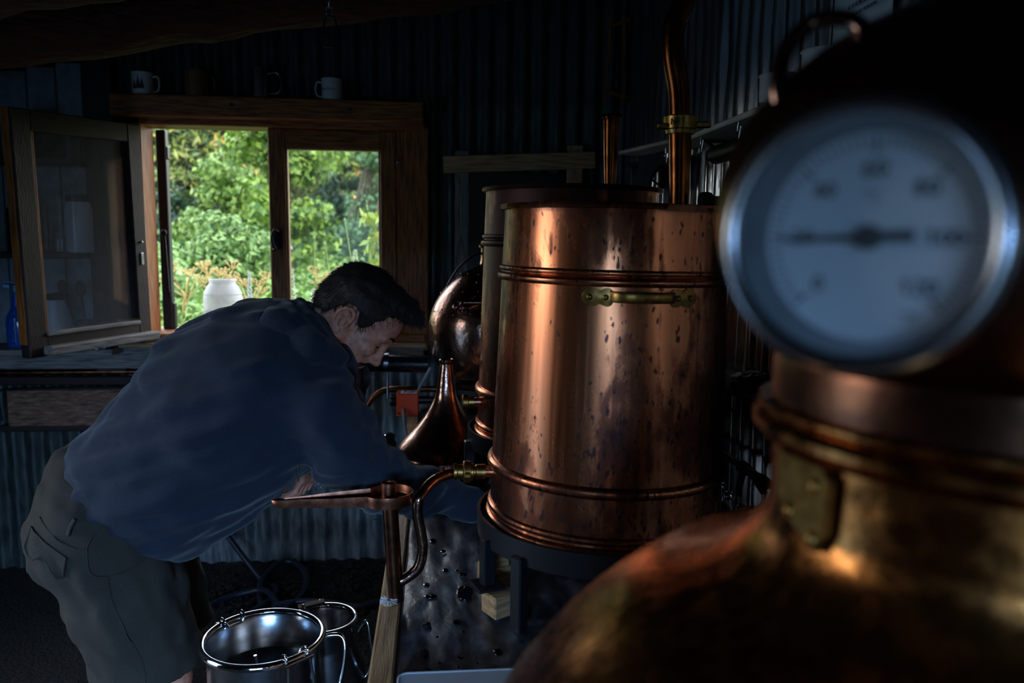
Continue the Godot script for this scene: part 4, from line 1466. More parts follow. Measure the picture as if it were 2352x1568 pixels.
func build_man() -> void:
	var o := thing("person", "man in dark blue hoodie and olive shorts stooping over the bench, arm reaching forward", "person")
	var HB := Basis(Vector3.BACK, HEAD_PITCH)
	var HX := Transform3D(HB, HEAD_AT)
	var rs := Vector3(-0.248, 1.131, -1.765)
	var re := Vector3(-0.117, 0.945, -1.79)
	var rw := Vector3(0.094, 0.845, -1.935)
	var ls := Vector3(-0.262, 1.135, -2.06)
	var le := Vector3(-0.365, 0.995, -2.19)
	var lw := Vector3(-0.352, 0.925, -2.11)
	var hip := Vector3(-0.775, 0.815, -1.84)
	var knee := Vector3(-0.640, 0.472, -1.82)
	var ank := Vector3(-0.755, 0.10, -1.83)
	var hip2 := Vector3(-0.79, 0.815, -2.0)
	var knee2 := Vector3(-0.675, 0.475, -2.02)
	var ank2 := Vector3(-0.80, 0.10, -2.03)
	# --- one continuous body
	var g := Geo.new()
	var f := Field.new()
	f.bone(Vector3(-0.77, 0.86, -1.92), Vector3(-0.60, 0.99, -1.91), 0.115, 0.12, 0.05)
	f.bone(Vector3(-0.60, 0.99, -1.90), Vector3(-0.34, 1.19, -1.90), 0.12, 0.13, 0.05)
	f.bone(Vector3(-0.34, 1.20, -1.90), HX * Vector3(-0.02, -0.05, 0), 0.07, 0.058, 0.04)
	f.bone(rs, Vector3(-0.32, 1.2, -1.86), 0.06, 0.08, 0.05)
	f.bone(ls, Vector3(-0.33, 1.2, -1.95), 0.06, 0.08, 0.05)
	f.bone(rs, re, 0.048, 0.040, 0.03)
	f.bone(re, rw, 0.040, 0.027, 0.03)
	f.bone(ls, le, 0.048, 0.040, 0.03)
	f.bone(le, lw, 0.040, 0.027, 0.03)
	for q in [[hip, knee, ank], [hip2, knee2, ank2]]:
		f.bone(q[0], q[1], 0.095, 0.060, 0.04)
		f.bone(q[1] + Vector3(0.012, 0.005, 0), q[1] + Vector3(0.008, -0.05, 0), 0.05, 0.042, 0.03)
		var calf: Vector3 = q[1].lerp(q[2], 0.32) + Vector3(-0.022, 0, 0)
		f.bone(q[1], calf, 0.056, 0.058, 0.03)
		f.bone(calf, q[2], 0.056, 0.036, 0.03)
		f.bone(q[2], q[2] + Vector3(0.10, -0.045, 0), 0.04, 0.035, 0.03)
	f.net(Vector3(-1.0, 0.0, -2.32), Vector3(0.16, 1.42, -1.56), 0.013, g)
	# head on its own fine grid
	var hg := Geo.new()
	head_field().net(Vector3(-0.13, -0.15, -0.11), Vector3(0.145, 0.15, 0.11), 0.0034, hg)
	for s in [-1.0, 1.0]:
		ear_field(s).net(Vector3(-0.04, -0.045, 0.076 * s - 0.024), Vector3(0.03, 0.042, 0.076 * s + 0.024), 0.002, hg)
	for i in hg.v.size():
		g.v.append(HX * hg.v[i]); g.n.append(HB * hg.n[i]); g.u.append(Vector2.ZERO)
	var rd := (rw - re).normalized()
	hand(g, Transform3D(Basis(rd, Vector3(0, 1, 0.2).cross(rd).cross(rd).normalized() * -1.0, rd.cross(Vector3(0, 1, 0.2).cross(rd).cross(rd).normalized() * -1.0)).orthonormalized(), rw + rd * 0.035), 0.55)
	var lb := Basis(Vector3(0.10, -0.95, 0.25).normalized(), Vector3(0.9, 0.1, 0.3), Vector3.BACK).orthonormalized()
	hand(g, Transform3D(lb, lw + Vector3(0.004, 0.028, 0.01)), 1.0)
	var skin := mapped(noise(256, 0.03, [[0.0, c8(190, 116, 92)], [0.5, c8(222, 152, 124)], [1.0, c8(236, 174, 146)]], 4, FastNoiseLite.TYPE_SIMPLEX_SMOOTH, 40), Vector3(7, 7, 7), 0.5, 0.0, M.fine, 0.03)
	skin.subsurf_scatter_enabled = true
	skin.subsurf_scatter_strength = 0.08
	part("body", g, skin, o)
	# eyes looking down under lowered lids
	for s in [1.0, -1.0]:
		g = Geo.new()
		g.ball(HX * Vector3(0.0872, 0.0065, 0.031 * s), Vector3(0.0108, 0.0060, 0.012), 10, HB)
		part("eye", g, M.black, o)
	# eyebrows lie on the brow ridge
	var hf := head_field()
	var hairm := mapped(noise(256, 0.09, [[0.0, c8(22, 16, 14)], [0.6, c8(46, 35, 30)], [1.0, c8(84, 66, 58)]], 4, FastNoiseLite.TYPE_SIMPLEX_SMOOTH, 41), Vector3(9, 9, 9), 0.55, 0.0, M.fine, 0.1)
	for s in [1.0, -1.0]:
		g = Geo.new()
		var brow := []
		for q in curve([Vector3(0.0, 0.0340, 0.014), Vector3(0.0, 0.0400, 0.028), Vector3(0.0, 0.0385, 0.046)], 5):
			var p := Vector3(0.13, q.y + 0.004, q.z * s)
			for k in 40:
				var d := hf.at(p)
				if d < 0.0008:
					break
				p.x -= d * 0.7
			brow.append(HX * p)
		g.tube(brow, [0.001, 0.0022, 0.003, 0.003, 0.003, 0.003, 0.003, 0.0028, 0.0022, 0.0015, 0.0008], 8)
		part("eyebrow", g, hairm, o)
	# hair
	var h := Field.new()
	h.ell(Vector3(-0.001, 0.055, 0), Vector3(0.1, 0.083, 0.079), Basis(), 0.02)
	h.ell(Vector3(-0.05, 0.01, 0), Vector3(0.048, 0.055, 0.062), Basis(), 0.02)
	h.ell(Vector3(0.060, 0.108, 0.0), Vector3(0.045, 0.031, 0.055), Basis(), 0.02)
	h.ell(Vector3(0.094, 0.112, 0.005), Vector3(0.021, 0.017, 0.04), Basis(), 0.012)
	var hn := FastNoiseLite.new()
	hn.frequency = 22.0
	hn.fractal_octaves = 3
	h.wrinkle = func(p: Vector3) -> float: return 0.0035 * hn.get_noise_3d(p.x * 0.7 + p.y * 0.5, p.y * 1.6 - p.x * 0.6, p.z * 1.8)
	h.clip = func(p: Vector3) -> float: return (hairline(p.x) - p.y) * 0.6 + 0.002 * hn.get_noise_3d(p.x * 4.0, p.y * 4.0, p.z * 4.0)
	hg = Geo.new()
	h.net(Vector3(-0.13, -0.06, -0.10), Vector3(0.14, 0.16, 0.10), 0.0042, hg)
	var mm := MultiMesh.new()
	mm.transform_format = MultiMesh.TRANSFORM_3D
	g = Geo.new()
	var st := []
	for i in 6:
		var t := i / 5.0
		st.append(Vector3(0.022 * t, 0.004 * t * t, 0.003 * t * t))
	g.tube(st, [0.0005, 0.0006, 0.0006, 0.0005, 0.0003, 0.0001], 3, false)
	mm.mesh = g.mesh()
	var where := []
	var hr := RandomNumberGenerator.new()
	hr.seed = 12
	for i in 7000:
		var k := hr.randi_range(0, hg.v.size() - 1)
		var p := hg.v[k]
		var n := hg.n[k]
		var flow := Vector3(1.0, -0.35 + 1.2 * clampf(p.x - 0.03, 0.0, 0.1) * 5.0, 0.0)
		if absf(p.z) > 0.045:
			flow = Vector3(0.6, -0.8, 0.1 * signf(p.z))
		if p.x < -0.06:
			flow = Vector3(0.0, -1.0, 0.0)
		flow += Vector3(hr.randf_range(-0.4, 0.4), hr.randf_range(-0.4, 0.4), hr.randf_range(-0.4, 0.4))
		var tx := (flow - n * flow.dot(n) * 0.9 + n * hr.randf_range(0.1, 0.35)).normalized()
		var ty := (n - tx * n.dot(tx)).normalized()
		var sc := hr.randf_range(0.5, 1.1) * (1.35 if p.x > 0.05 and p.y > 0.1 else 0.8)
		where.append(Transform3D(HB, HEAD_AT) * Transform3D(Basis(tx * sc, ty * sc, tx.cross(ty) * sc), p - n * 0.001))
	mm.instance_count = where.size()
	for i in where.size():
		mm.set_instance_transform(i, where[i])
	for i in hg.v.size():
		hg.v[i] = HX * hg.v[i]; hg.n[i] = HB * hg.n[i]
	var hair := part("hair", hg, hairm, o, "short tousled dark hair")
	var mi := MultiMeshInstance3D.new()
	mi.name = "hair_strands"
	mi.multimesh = mm
	mi.material_override = hairm
	mi.set_meta("kind", "stuff")
	hair.add_child(mi)
	# moustache and chin beard
	h = Field.new()
	for s in [-1.0, 1.0]:
		h.bone(Vector3(0.1055, -0.0415, 0.004 * s), Vector3(0.094, -0.053, 0.027 * s), 0.0078, 0.0065, 0.006)
		h.bone(Vector3(0.092, -0.055, 0.028 * s), Vector3(0.089, -0.080, 0.024 * s), 0.006, 0.007, 0.006)
	h.ell(Vector3(0.092, -0.094, 0), Vector3(0.021, 0.021, 0.027), Basis(), 0.01)
	h.ell(Vector3(0.101, -0.071, 0), Vector3(0.006, 0.008, 0.009), Basis(), 0.008)
	h.wrinkle = func(p: Vector3) -> float: return 0.0015 * hn.get_noise_3d(p.x * 3.0, p.y * 3.0, p.z * 3.0)
	hg = Geo.new()
	h.net(Vector3(0.05, -0.13, -0.05), Vector3(0.13, -0.02, 0.05), 0.0032, hg)
	for i in hg.v.size():
		hg.v[i] = HX * hg.v[i]; hg.n[i] = HB * hg.n[i]
	part("beard", hg, hairm, o)

	# --- hoodie
	var cloth := mapped(noise(512, 0.12, [[0.0, c8(22, 29, 42)], [0.5, c8(32, 41, 57)], [1.0, c8(52, 63, 80)]], 3, FastNoiseLite.TYPE_SIMPLEX_SMOOTH, 50), Vector3(5, 5, 5), 0.95, 0.0, M.fine, 0.05)
	cloth.rim_enabled = true
	cloth.rim = 0.35
	cloth.rim_tint = 0.3
	M.cloth = cloth
	var wn := FastNoiseLite.new()
	wn.frequency = 5.0
	wn.fractal_octaves = 2
	wn.seed = 5
	var axis := Vector3(0.72, 0.66, 0).normalized()
	var side := Vector3(-0.66, 0.72, 0)
	f = Field.new()
	f.bone(Vector3(-0.81, 0.815, -1.90), Vector3(-0.74, 0.873, -1.90), 0.165, 0.168, 0.04)
	f.bone(Vector3(-0.74, 0.873, -1.90), Vector3(-0.66, 0.925, -1.90), 0.168, 0.188, 0.04)
	f.bone(Vector3(-0.66, 0.925, -1.90), Vector3(-0.572, 1.002, -1.90), 0.188, 0.199, 0.04)
	f.bone(Vector3(-0.572, 1.002, -1.90), Vector3(-0.484, 1.084, -1.90), 0.199, 0.208, 0.04)
	f.bone(Vector3(-0.484, 1.084, -1.90), Vector3(-0.397, 1.151, -1.90), 0.208, 0.204, 0.04)
	f.bone(Vector3(-0.397, 1.151, -1.90), Vector3(-0.340, 1.185, -1.90), 0.204, 0.160, 0.04)
	f.bone(Vector3(-0.340, 1.188, -1.90), Vector3(-0.290, 1.232, -1.90), 0.140, 0.072, 0.03)
	f.bone(Vector3(-0.365, 1.170, -1.82), rs, 0.130, 0.078, 0.05)
	var rm := Vector3(-0.199, 1.022, -1.775)
	var rf := Vector3(-0.028, 0.896, -1.86)
	f.bone(rs, rm, 0.080, 0.073, 0.03)
	f.bone(rm, re, 0.073, 0.069, 0.02)
	f.bone(re, rf, 0.069, 0.053, 0.02)
	f.bone(rf, rw, 0.053, 0.040, 0.02)
	f.bone(Vector3(-0.365, 1.170, -1.98), ls, 0.130, 0.078, 0.05)
	f.bone(ls, le, 0.085, 0.066, 0.03)
	f.bone(le, lw + Vector3(0, 0.03, 0), 0.064, 0.042, 0.03)
	f.cut = [[Vector3(-0.783, -0.622, 0), 0.0367 + 0.006]]
	f.wrinkle = func(p: Vector3) -> float:
		var q := p - Vector3(-0.5, 1.05, -1.9)
		var a := q.dot(axis)
		var b := q.dot(side)
		var w := 0.010 * wn.get_noise_3d(a * 1.1 + b * 0.5, b * 1.3 - a * 0.4, q.z * 1.2)
		# drag folds running from the shoulder to the hem
		w += 0.010 * (0.5 - absf(wn.get_noise_3d(a * 0.5 + 7.0, (b + a * 0.5) * 2.3, q.z * 1.5)) * 2.6)
		# pinch above the hem and pulls round the elbow
		var e := p - re
		var le2 := exp(-e.length_squared() / 0.012)
		w += 0.006 * le2 * sin(e.dot(Vector3(0.75, -0.5, -0.4)) * 150.0 + wn.get_noise_3d(p.x * 2.0, p.y * 2.0, p.z * 2.0) * 3.0)
		var hemd := (-0.783 * p.x - 0.622 * p.y) - 0.0427
		if hemd > -0.055:
			w += 0.006 * smoothstep(-0.055, -0.045, hemd) - 0.0015
		return w
	g = Geo.new()
	f.net(Vector3(-0.96, 0.66, -2.28), Vector3(0.16, 1.42, -1.54), 0.0095, g, 1)
	part("hoodie", g, cloth, o, "dark navy sweatshirt with loose folds")
	# the hood lying bunched round the neck
	f = Field.new()
	f.bone(Vector3(-0.395, 1.312, -1.90), Vector3(-0.345, 1.30, -1.80), 0.044, 0.042, 0.02)
	f.bone(Vector3(-0.345, 1.30, -1.80), Vector3(-0.270, 1.262, -1.765), 0.042, 0.037, 0.02)
	f.bone(Vector3(-0.270, 1.262, -1.765), Vector3(-0.226, 1.222, -1.795), 0.035, 0.022, 0.02)
	f.bone(Vector3(-0.395, 1.312, -1.90), Vector3(-0.345, 1.30, -2.0), 0.044, 0.042, 0.02)
	f.bone(Vector3(-0.345, 1.30, -2.0), Vector3(-0.226, 1.222, -2.01), 0.046, 0.028, 0.02)
	var folds := [[Vector3(-0.352, 1.338, -1.90), Vector3(-0.312, 1.318, -1.795), Vector3(-0.250, 1.262, -1.772), Vector3(-0.216, 1.226, -1.80), 0.024], [Vector3(-0.318, 1.342, -1.90), Vector3(-0.285, 1.318, -1.81), Vector3(-0.235, 1.262, -1.790), Vector3(-0.207, 1.232, -1.81), 0.018], [Vector3(-0.293, 1.338, -1.90), Vector3(-0.266, 1.312, -1.828), Vector3(-0.222, 1.262, -1.808), Vector3(-0.205, 1.236, -1.82), 0.012]]
	for q in folds:
		for k in 3:
			f.bone(q[k], q[k + 1], q[4], q[4] * (0.75 if k == 2 else 1.0), 0.003)
			var m0: Vector3 = q[k]; var m1: Vector3 = q[k + 1]
			m0.z = -3.8 - m0.z; m1.z = -3.8 - m1.z
			f.bone(m0, m1, q[4], q[4] * (0.75 if k == 2 else 1.0), 0.003)
	f.wrinkle = func(p: Vector3) -> float: return 0.006 * wn.get_noise_3d(p.x * 3.0 + 3.0, p.y * 3.0, p.z * 3.0)
	g = Geo.new()
	f.net(Vector3(-0.47, 1.14, -2.1), Vector3(-0.15, 1.42, -1.68), 0.006, g, 1)
	part("hood", g, cloth, o)
	# --- shorts
	var drill := mapped(noise(512, 0.10, [[0.0, c8(40, 36, 30)], [0.5, c8(55, 50, 42)], [1.0, c8(74, 68, 58)]], 3, FastNoiseLite.TYPE_SIMPLEX_SMOOTH, 51), Vector3(6, 6, 6), 0.9, 0.0, M.fine, 0.04)
	var sf := Field.new()
	sf.bone(Vector3(-0.765, 0.915, -1.86), Vector3(-0.765, 0.915, -1.95), 0.118, 0.118, 0.04)
	sf.bone(Vector3(-0.765, 0.905, -1.88), Vector3(-0.770, 0.830, -1.84), 0.12, 0.137, 0.05)
	sf.bone(Vector3(-0.770, 0.830, -1.84), Vector3(-0.703, 0.664, -1.82), 0.137, 0.122, 0.04)
	sf.bone(Vector3(-0.703, 0.664, -1.82), Vector3(-0.655, 0.47, -1.82), 0.122, 0.120, 0.04)
	sf.bone(Vector3(-0.765, 0.905, -1.93), Vector3(-0.785, 0.830, -2.0), 0.12, 0.137, 0.05)
	sf.bone(Vector3(-0.785, 0.830, -2.0), Vector3(-0.735, 0.66, -2.02), 0.137, 0.122, 0.04)
	sf.bone(Vector3(-0.735, 0.66, -2.02), Vector3(-0.69, 0.47, -2.02), 0.122, 0.118, 0.04)
	sf.cut = [[Vector3(0.06, -1.0, 0).normalized(), -0.545], [Vector3(0.4, 0.9, 0).normalized(), 0.60]]
	sf.wrinkle = func(p: Vector3) -> float:
		return 0.008 * wn.get_noise_3d(p.x * 1.6 + 11.0, p.y * 1.2 + p.x, p.z * 1.4) + 0.007 * (0.5 - absf(wn.get_noise_3d((p.x + p.y * 0.7) * 2.2, (p.y - p.x) * 0.9, p.z * 1.6 + 4.0)) * 2.6)
	g = Geo.new()
	sf.net(Vector3(-0.98, 0.45, -2.2), Vector3(-0.48, 1.02, -1.64), 0.0105, g, 1)
	var shorts := part("shorts", g, drill, o, "olive cargo shorts")
	# seams, pocket flap and belt loop lie on the shorts' surface
	var lay := func(x: float, y: float, off: float) -> Vector3:
		var z := -1.60
		for i in 60:
			var d := sf.at(Vector3(x, y, z))
			if d < 0.001:
				break
			z -= d * 0.8
		return Vector3(x, y, z + off)
	for line in [[[-0.72, 0.875], [-0.735, 0.84], [-0.73, 0.79], [-0.70, 0.775], [-0.66, 0.78], [-0.635, 0.80], [-0.64, 0.845]], [[-0.70, 0.775], [-0.69, 0.72], [-0.665, 0.66], [-0.64, 0.58], [-0.63, 0.51]], [[-0.845, 0.90], [-0.80, 0.865], [-0.765, 0.845], [-0.74, 0.84]]]:
		var pts := []
		for q in line:
			pts.append(Vector3(q[0], q[1], 0))
		var on := []
		for q in curve(pts, 6):
			on.append(lay.call(q.x, q.y, 0.0005))
		g = Geo.new()
		g.tube(on, 0.0016, 6, true)
		part("seam", g, drill, shorts)
	var fr := []
	for i in 9:
		var t := i / 8.0
		var line := []
		for k in 5:
			var v := k / 4.0
			var x := lerpf(-0.862, -0.775, t) + v * (-0.010)
			var y := lerpf(0.880, 0.826, t) - v * (0.040 + 0.012 * sin(t * 9.0))
			line.append(lay.call(x, y, 0.004 + 0.012 * v * (1.0 - t * 0.6)))
		fr.append(line)
	g = Geo.new()
	g.sheet(fr)
	for r in fr:
		for k in 5:
			r[k] += Vector3(0, 0, -0.003)
	g.sheet(fr)
	g.flip(Vector3.BACK)
	for r in [fr[0], fr[8]]:
		var tp := []
		for q in r:
			tp.append(q + Vector3(0, 0, 0.0015))
		g.tube(tp, 0.003, 6)
	var tp2 := []
	for r in fr:
		tp2.append(r[4] + Vector3(0, 0, 0.0015))
	g.tube(tp2, 0.003, 6)
	part("pocket_flap", g, drill, shorts)
	g = Geo.new()
	g.tube([lay.call(-0.758, 0.905, 0.003), lay.call(-0.765, 0.89, 0.005), lay.call(-0.772, 0.872, 0.003)], 0.006, 8, true, 0.6)
	part("belt_loop", g, drill, shorts)
	# shoes
	for q in [ank, ank2]:
		f = Field.new()
		f.bone(Vector3(q.x - 0.03, 0.045, q.z), Vector3(q.x + 0.14, 0.035, q.z), 0.042, 0.035, 0.03)
		f.bone(Vector3(q.x, 0.05, q.z), Vector3(q.x, 0.12, q.z), 0.046, 0.046, 0.03)
		f.cut = [[Vector3(0, -1, 0), -0.006]]
		g = Geo.new()
		f.net(Vector3(q.x - 0.1, -0.01, q.z - 0.08), Vector3(q.x + 0.2, 0.18, q.z + 0.08), 0.009, g)
		part("boot", g, M.black, o)
	# bead chain hanging from the neck, with its ring
	g = Geo.new()
	for q in [[Vector3(-0.282, 1.065, -1.745), Vector3(-0.270, 1.01, -1.745), Vector3(-0.262, 0.960, -1.745)], [Vector3(-0.265, 1.06, -1.75), Vector3(-0.258, 1.0, -1.75), Vector3(-0.256, 0.960, -1.75)], [Vector3(-0.313, 1.03, -1.75), Vector3(-0.306, 0.99, -1.75), Vector3(-0.302, 0.965, -1.75)], [Vector3(-0.300, 1.04, -1.755), Vector3(-0.300, 1.0, -1.755), Vector3(-0.302, 0.965, -1.755)]]:
		for p in curve(q, 12):
			g.ball(p, Vector3(0.0013, 0.0013, 0.0013), 4)
	var ring := []
	for i in 17:
		ring.append(Vector3(-0.259 + 0.006 * cos(TAU * i / 16.0), 0.953 + 0.006 * sin(TAU * i / 16.0), -1.748))
	var ch := thing("bead_chain", "fine bead chain with a small ring dangling from the man's chest behind the copper spout", "chain")
	part("beads", g, M.chrome, ch).set_meta("kind", "stuff")
	g = Geo.new()
	g.tube(ring, 0.0008, 6)
	part("ring", g, M.chrome, ch)


func ring_pts(c: Vector3, r: float, u: Vector3, v: Vector3, n := 24) -> Array:
	var o := []
	for i in n + 1:
		o.append(c + (u * cos(TAU * i / n) + v * sin(TAU * i / n)) * r)
	return o


func build_bench() -> void:
	var g: Geo
	var o := thing("work_bench", "long timber work bench under the drums, its left rail bare", "bench", Vector3(0, 0, 0))
	for i in 6:
		g = Geo.new()
		g.span(Vector3(-0.07 + 0.155 * i, 0.675, -3.62), Vector3(0.082 + 0.155 * i, 0.712, -1.0), 0.003)
		part("plank", g, M.dark_z, o)
	g = Geo.new()
	g.span(Vector3(-0.118, 0.64, -3.62), Vector3(-0.074, 0.735, -1.0), 0.004)
	part("rail", g, M.pine_z, o, "pale pine edge rail")
	g = Geo.new()
	g.span(Vector3(-0.11, 0.05, -3.6), Vector3(-0.085, 0.64, -1.02), 0.004)
	part("skirt", g, M.dark_z, o)
	for z in [-3.5, -2.3, -1.1]:
		for x in [-0.05, 0.78]:
			g = Geo.new()
			g.span(Vector3(x - 0.035, 0, z - 0.035), Vector3(x + 0.035, 0.675, z + 0.035), 0.004)
			part("leg", g, M.dark_y, o)
	# wrinkled wet black plastic over the top
	var f := FastNoiseLite.new()
	f.frequency = 3.0
	f.fractal_octaves = 4
	f.seed = 8
	var f2 := FastNoiseLite.new()
	f2.frequency = 9.0
	f2.seed = 9
	var rows := []
	for i in 241:
		var line := []
		var z := -3.6 + 2.6 * i / 240.0
		for k in 91:
			var x := -0.072 + 0.93 * k / 90.0
			var h := 0.006 * (0.7 - absf(f.get_noise_2d(x * 3.6, z * 0.35)) * 2.4) + 0.0018 * f2.get_noise_2d(x * 1.2, z * 0.5)
			if k == 0:
				h -= 0.002
			line.append(Vector3(x, 0.7175 + h, z))
		rows.append(line)
	g = Geo.new()
	g.sheet(rows)
	g.flip(Vector3.UP)
	var edge := []
	for r in rows:
		edge.append(r[0] + Vector3(0.002, -0.001, 0))
	g.tube(edge, 0.003, 6)
	var rb := noise(512, 0.012, [[0.0, Color(0.26, 0.26, 0.26)], [0.45, Color(0.36, 0.36, 0.36)], [1.0, Color(0.6, 0.6, 0.6)]], 5, FastNoiseLite.TYPE_SIMPLEX_SMOOTH, 61)
	var m := mapped(noise(512, 0.02, [[0.0, c8(26, 28, 32)], [0.5, c8(62, 66, 74)], [1.0, c8(128, 134, 142)]], 5, FastNoiseLite.TYPE_SIMPLEX_SMOOTH, 62), Vector3(2.2, 2.2, 1.2), 1.0, 0.0, M.fine, 0.06)
	m.roughness_texture = rb
	m.roughness_texture_channel = BaseMaterial3D.TEXTURE_CHANNEL_RED
	m.metallic_specular = 0.6
	single("plastic_sheet", "wet wrinkled black plastic sheet covering the bench top", "sheet", g, m)
	var wr := RandomNumberGenerator.new()
	wr.seed = 3
	var pd := thing("water_puddle", "water drops and small puddles on the black plastic beside the drum stand", "water", Vector3(0, 0.7225, 0))
	pd.set_meta("kind", "stuff")
	g = Geo.new()
	var wet := plain(Color(0.02, 0.022, 0.026), 0.03)
	wet.metallic_specular = 0.9
	for i in 22:
		var x := wr.randf_range(-0.04, 0.13)
		var z := wr.randf_range(-2.05, -1.35)
		var r := wr.randf_range(0.003, 0.011) * (2.0 if i % 9 == 0 else 1.0)
		g.ball(Vector3(x, 0.0005, z), Vector3(r, 0.0014, r * wr.randf_range(0.7, 2.0)), 6)
	part("drops", g, wet, pd)
	for q in [[-0.018, -1.55, "farthest of the three flat nail heads pinning the plastic by the rail"], [-0.022, -1.44, "middle one of the three flat nail heads pinning the plastic by the rail"], [-0.015, -1.37, "nail head pinning the plastic closest to the white tray"]]:
		g = Geo.new()
		g.lathe([Vector2(0, 0.003), Vector2(0.006, 0.002), Vector2(0.009, 0.0), Vector2(0.009, -0.004)], 12)
		single("roofing_nail", q[2], "nail", g, M.iron, Vector3(q[0], 0.7215, q[1]), "nails along the bench edge")
	# white plastic tray at the near corner
	g = Geo.new()
	var pl := []
	for c in [[0.09, 0.07, 0.0], [-0.09, 0.07, 0.5], [-0.09, -0.07, 1.0], [0.09, -0.07, 1.5]]:
		for i in 7:
			var a: float = PI * c[2] + PI * 0.5 * i / 6.0
			pl.append(Vector2(c[0] + 0.016 * cos(a), c[1] + 0.016 * sin(a)))
	g.plate(pl, 0.014, Transform3D(Basis(Vector3.RIGHT, PI / 2), Vector3.ZERO))
	var tr := thing("plastic_tray", "white plastic tray lying face down on the near corner of the bench", "tray", Vector3(0.042, 0.731, -1.25))
	part("base", g, plain(c8(168, 176, 184), 0.5), tr)
	g = Geo.new()
	var lip := []
	for q in pl:
		lip.append(Vector3(q.x, 0.006, q.y))
	lip.append(lip[0])
	g.tube(lip, 0.003, 8)
	part("rim", g, plain(c8(180, 188, 196), 0.5), tr)
	# offcuts shimming the stand
	for q in [[Vector3(0.140, 0.7465, -1.735), Vector3(0.075, 0.046, 0.06), 0.3, "grey-faced timber offcut, the lower one of the pair behind the stand's leg"], [Vector3(0.138, 0.7905, -1.735), Vector3(0.05, 0.042, 0.05), 0.2, "yellow pine offcut, the upper one of the pair behind the stand's leg"], [Vector3(0.135, 0.7475, -1.585), Vector3(0.060, 0.047, 0.055), 0.5, "small pale timber block under the stand's foot plate"]]:
		g = Geo.new()
		g.box(Vector3.ZERO, q[1], Basis(Vector3.UP, q[2]), 0.003)
		single("wood_block", q[3], "block", g, M.pine_x, q[0])
	# round brush under the parrot
	var br := thing("bottle_brush", "small round white-bristled brush lying on the rail under the parrot's tube", "brush", Vector3(-0.098, 0.744, -1.615), Vector3(0, 0.4, 0))
	g = Geo.new()
	g.lathe([Vector2(0, 0), Vector2(0.012, 0), Vector2(0.012, 0.004), Vector2(0, 0.004)], 14, Transform3D(Basis(), Vector3(0, -0.008, 0)))
	part("hub", g, M.pine_x, br)
	g = Geo.new()
	for i in 70:
		var a := wr.randf_range(0, TAU)
		var e := wr.randf_range(-0.2, 0.5)
		var d := Vector3(cos(a), e, sin(a)).normalized()
		g.tube([d * 0.004, d * 0.019 + Vector3(0, -0.002, 0)], 0.0006, 4, false)
	part("bristles", g, plain(c8(220, 222, 220), 0.7), br).set_meta("kind", "stuff")


func make_can(called: String, label: String, at: Vector3, h: float, rim: float, body: float) -> Node3D:
	var o := thing(called, label, "milk can", at)
	var g := Geo.new()
	var nk := rim * 0.94
	g.lathe([Vector2(0, 0.004), Vector2(body * 0.93, 0.0), Vector2(body * 0.95, 0.01), Vector2(body, 0.03), Vector2(body, h * 0.60), Vector2(body * 0.985, h * 0.66), Vector2(nk * 1.02, h * 0.83), Vector2(nk, h * 0.85), Vector2(nk, h - 0.02), Vector2(rim - 0.002, h - 0.016)], 72)
	part("body", g, M.steel, o)
	g = Geo.new()
	var pr := []
	for i in 13:
		var a := TAU * i / 12.0
		pr.append(Vector2(rim + 0.008 * cos(a), h - 0.006 + 0.0085 * sin(a)))
	g.lathe(pr, 96)
	part("rim", g, M.chrome, o)
	g = Geo.new()
	g.lathe([Vector2(rim - 0.004, h - 0.004), Vector2(nk * 0.96, h - 0.018), Vector2(nk * 0.955, h - 0.060), Vector2(nk * 0.93, h - 0.068), Vector2(nk * 0.92, h - 0.085), Vector2(0, h - 0.090)], 72)
	part("inner_dish", g, M.steel, o)
	return o


func wire_clip(o: Node3D, ang: float, r: float, y: float, hang: float) -> void:
	var b := Basis(Vector3.UP, ang)
	var g := Geo.new()
	for s in [-1.0, 1.0]:
		g.tube(curve([b * Vector3(0.026 * s, y - 0.004, r + 0.008), b * Vector3(0.026 * s, y + 0.014, r + 0.002), b * Vector3(0.024 * s, y + 0.010, r - 0.014), b * Vector3(0.018 * s, y - 0.004, r - 0.017)], 5), 0.0028, 8)
	g.tube([b * Vector3(-0.018, y - 0.004, r - 0.017), b * Vector3(0.018, y - 0.004, r - 0.017)], 0.0028, 8)
	g.tube([b * Vector3(-0.034, y - 0.002, r + 0.010), b * Vector3(0.034, y - 0.002, r + 0.010)], 0.005, 10)
	if hang > 0.0:
		g.tube(curve([b * Vector3(-0.026, y - 0.004, r + 0.011), b * Vector3(-0.030, y - hang * 0.5, r + 0.018), b * Vector3(-0.02, y - hang, r + 0.024), b * Vector3(0.02, y - hang, r + 0.024), b * Vector3(0.030, y - hang * 0.5, r + 0.018), b * Vector3(0.026, y - 0.004, r + 0.011)], 6), 0.0028, 8)
	part("clip", g, M.chrome, o)


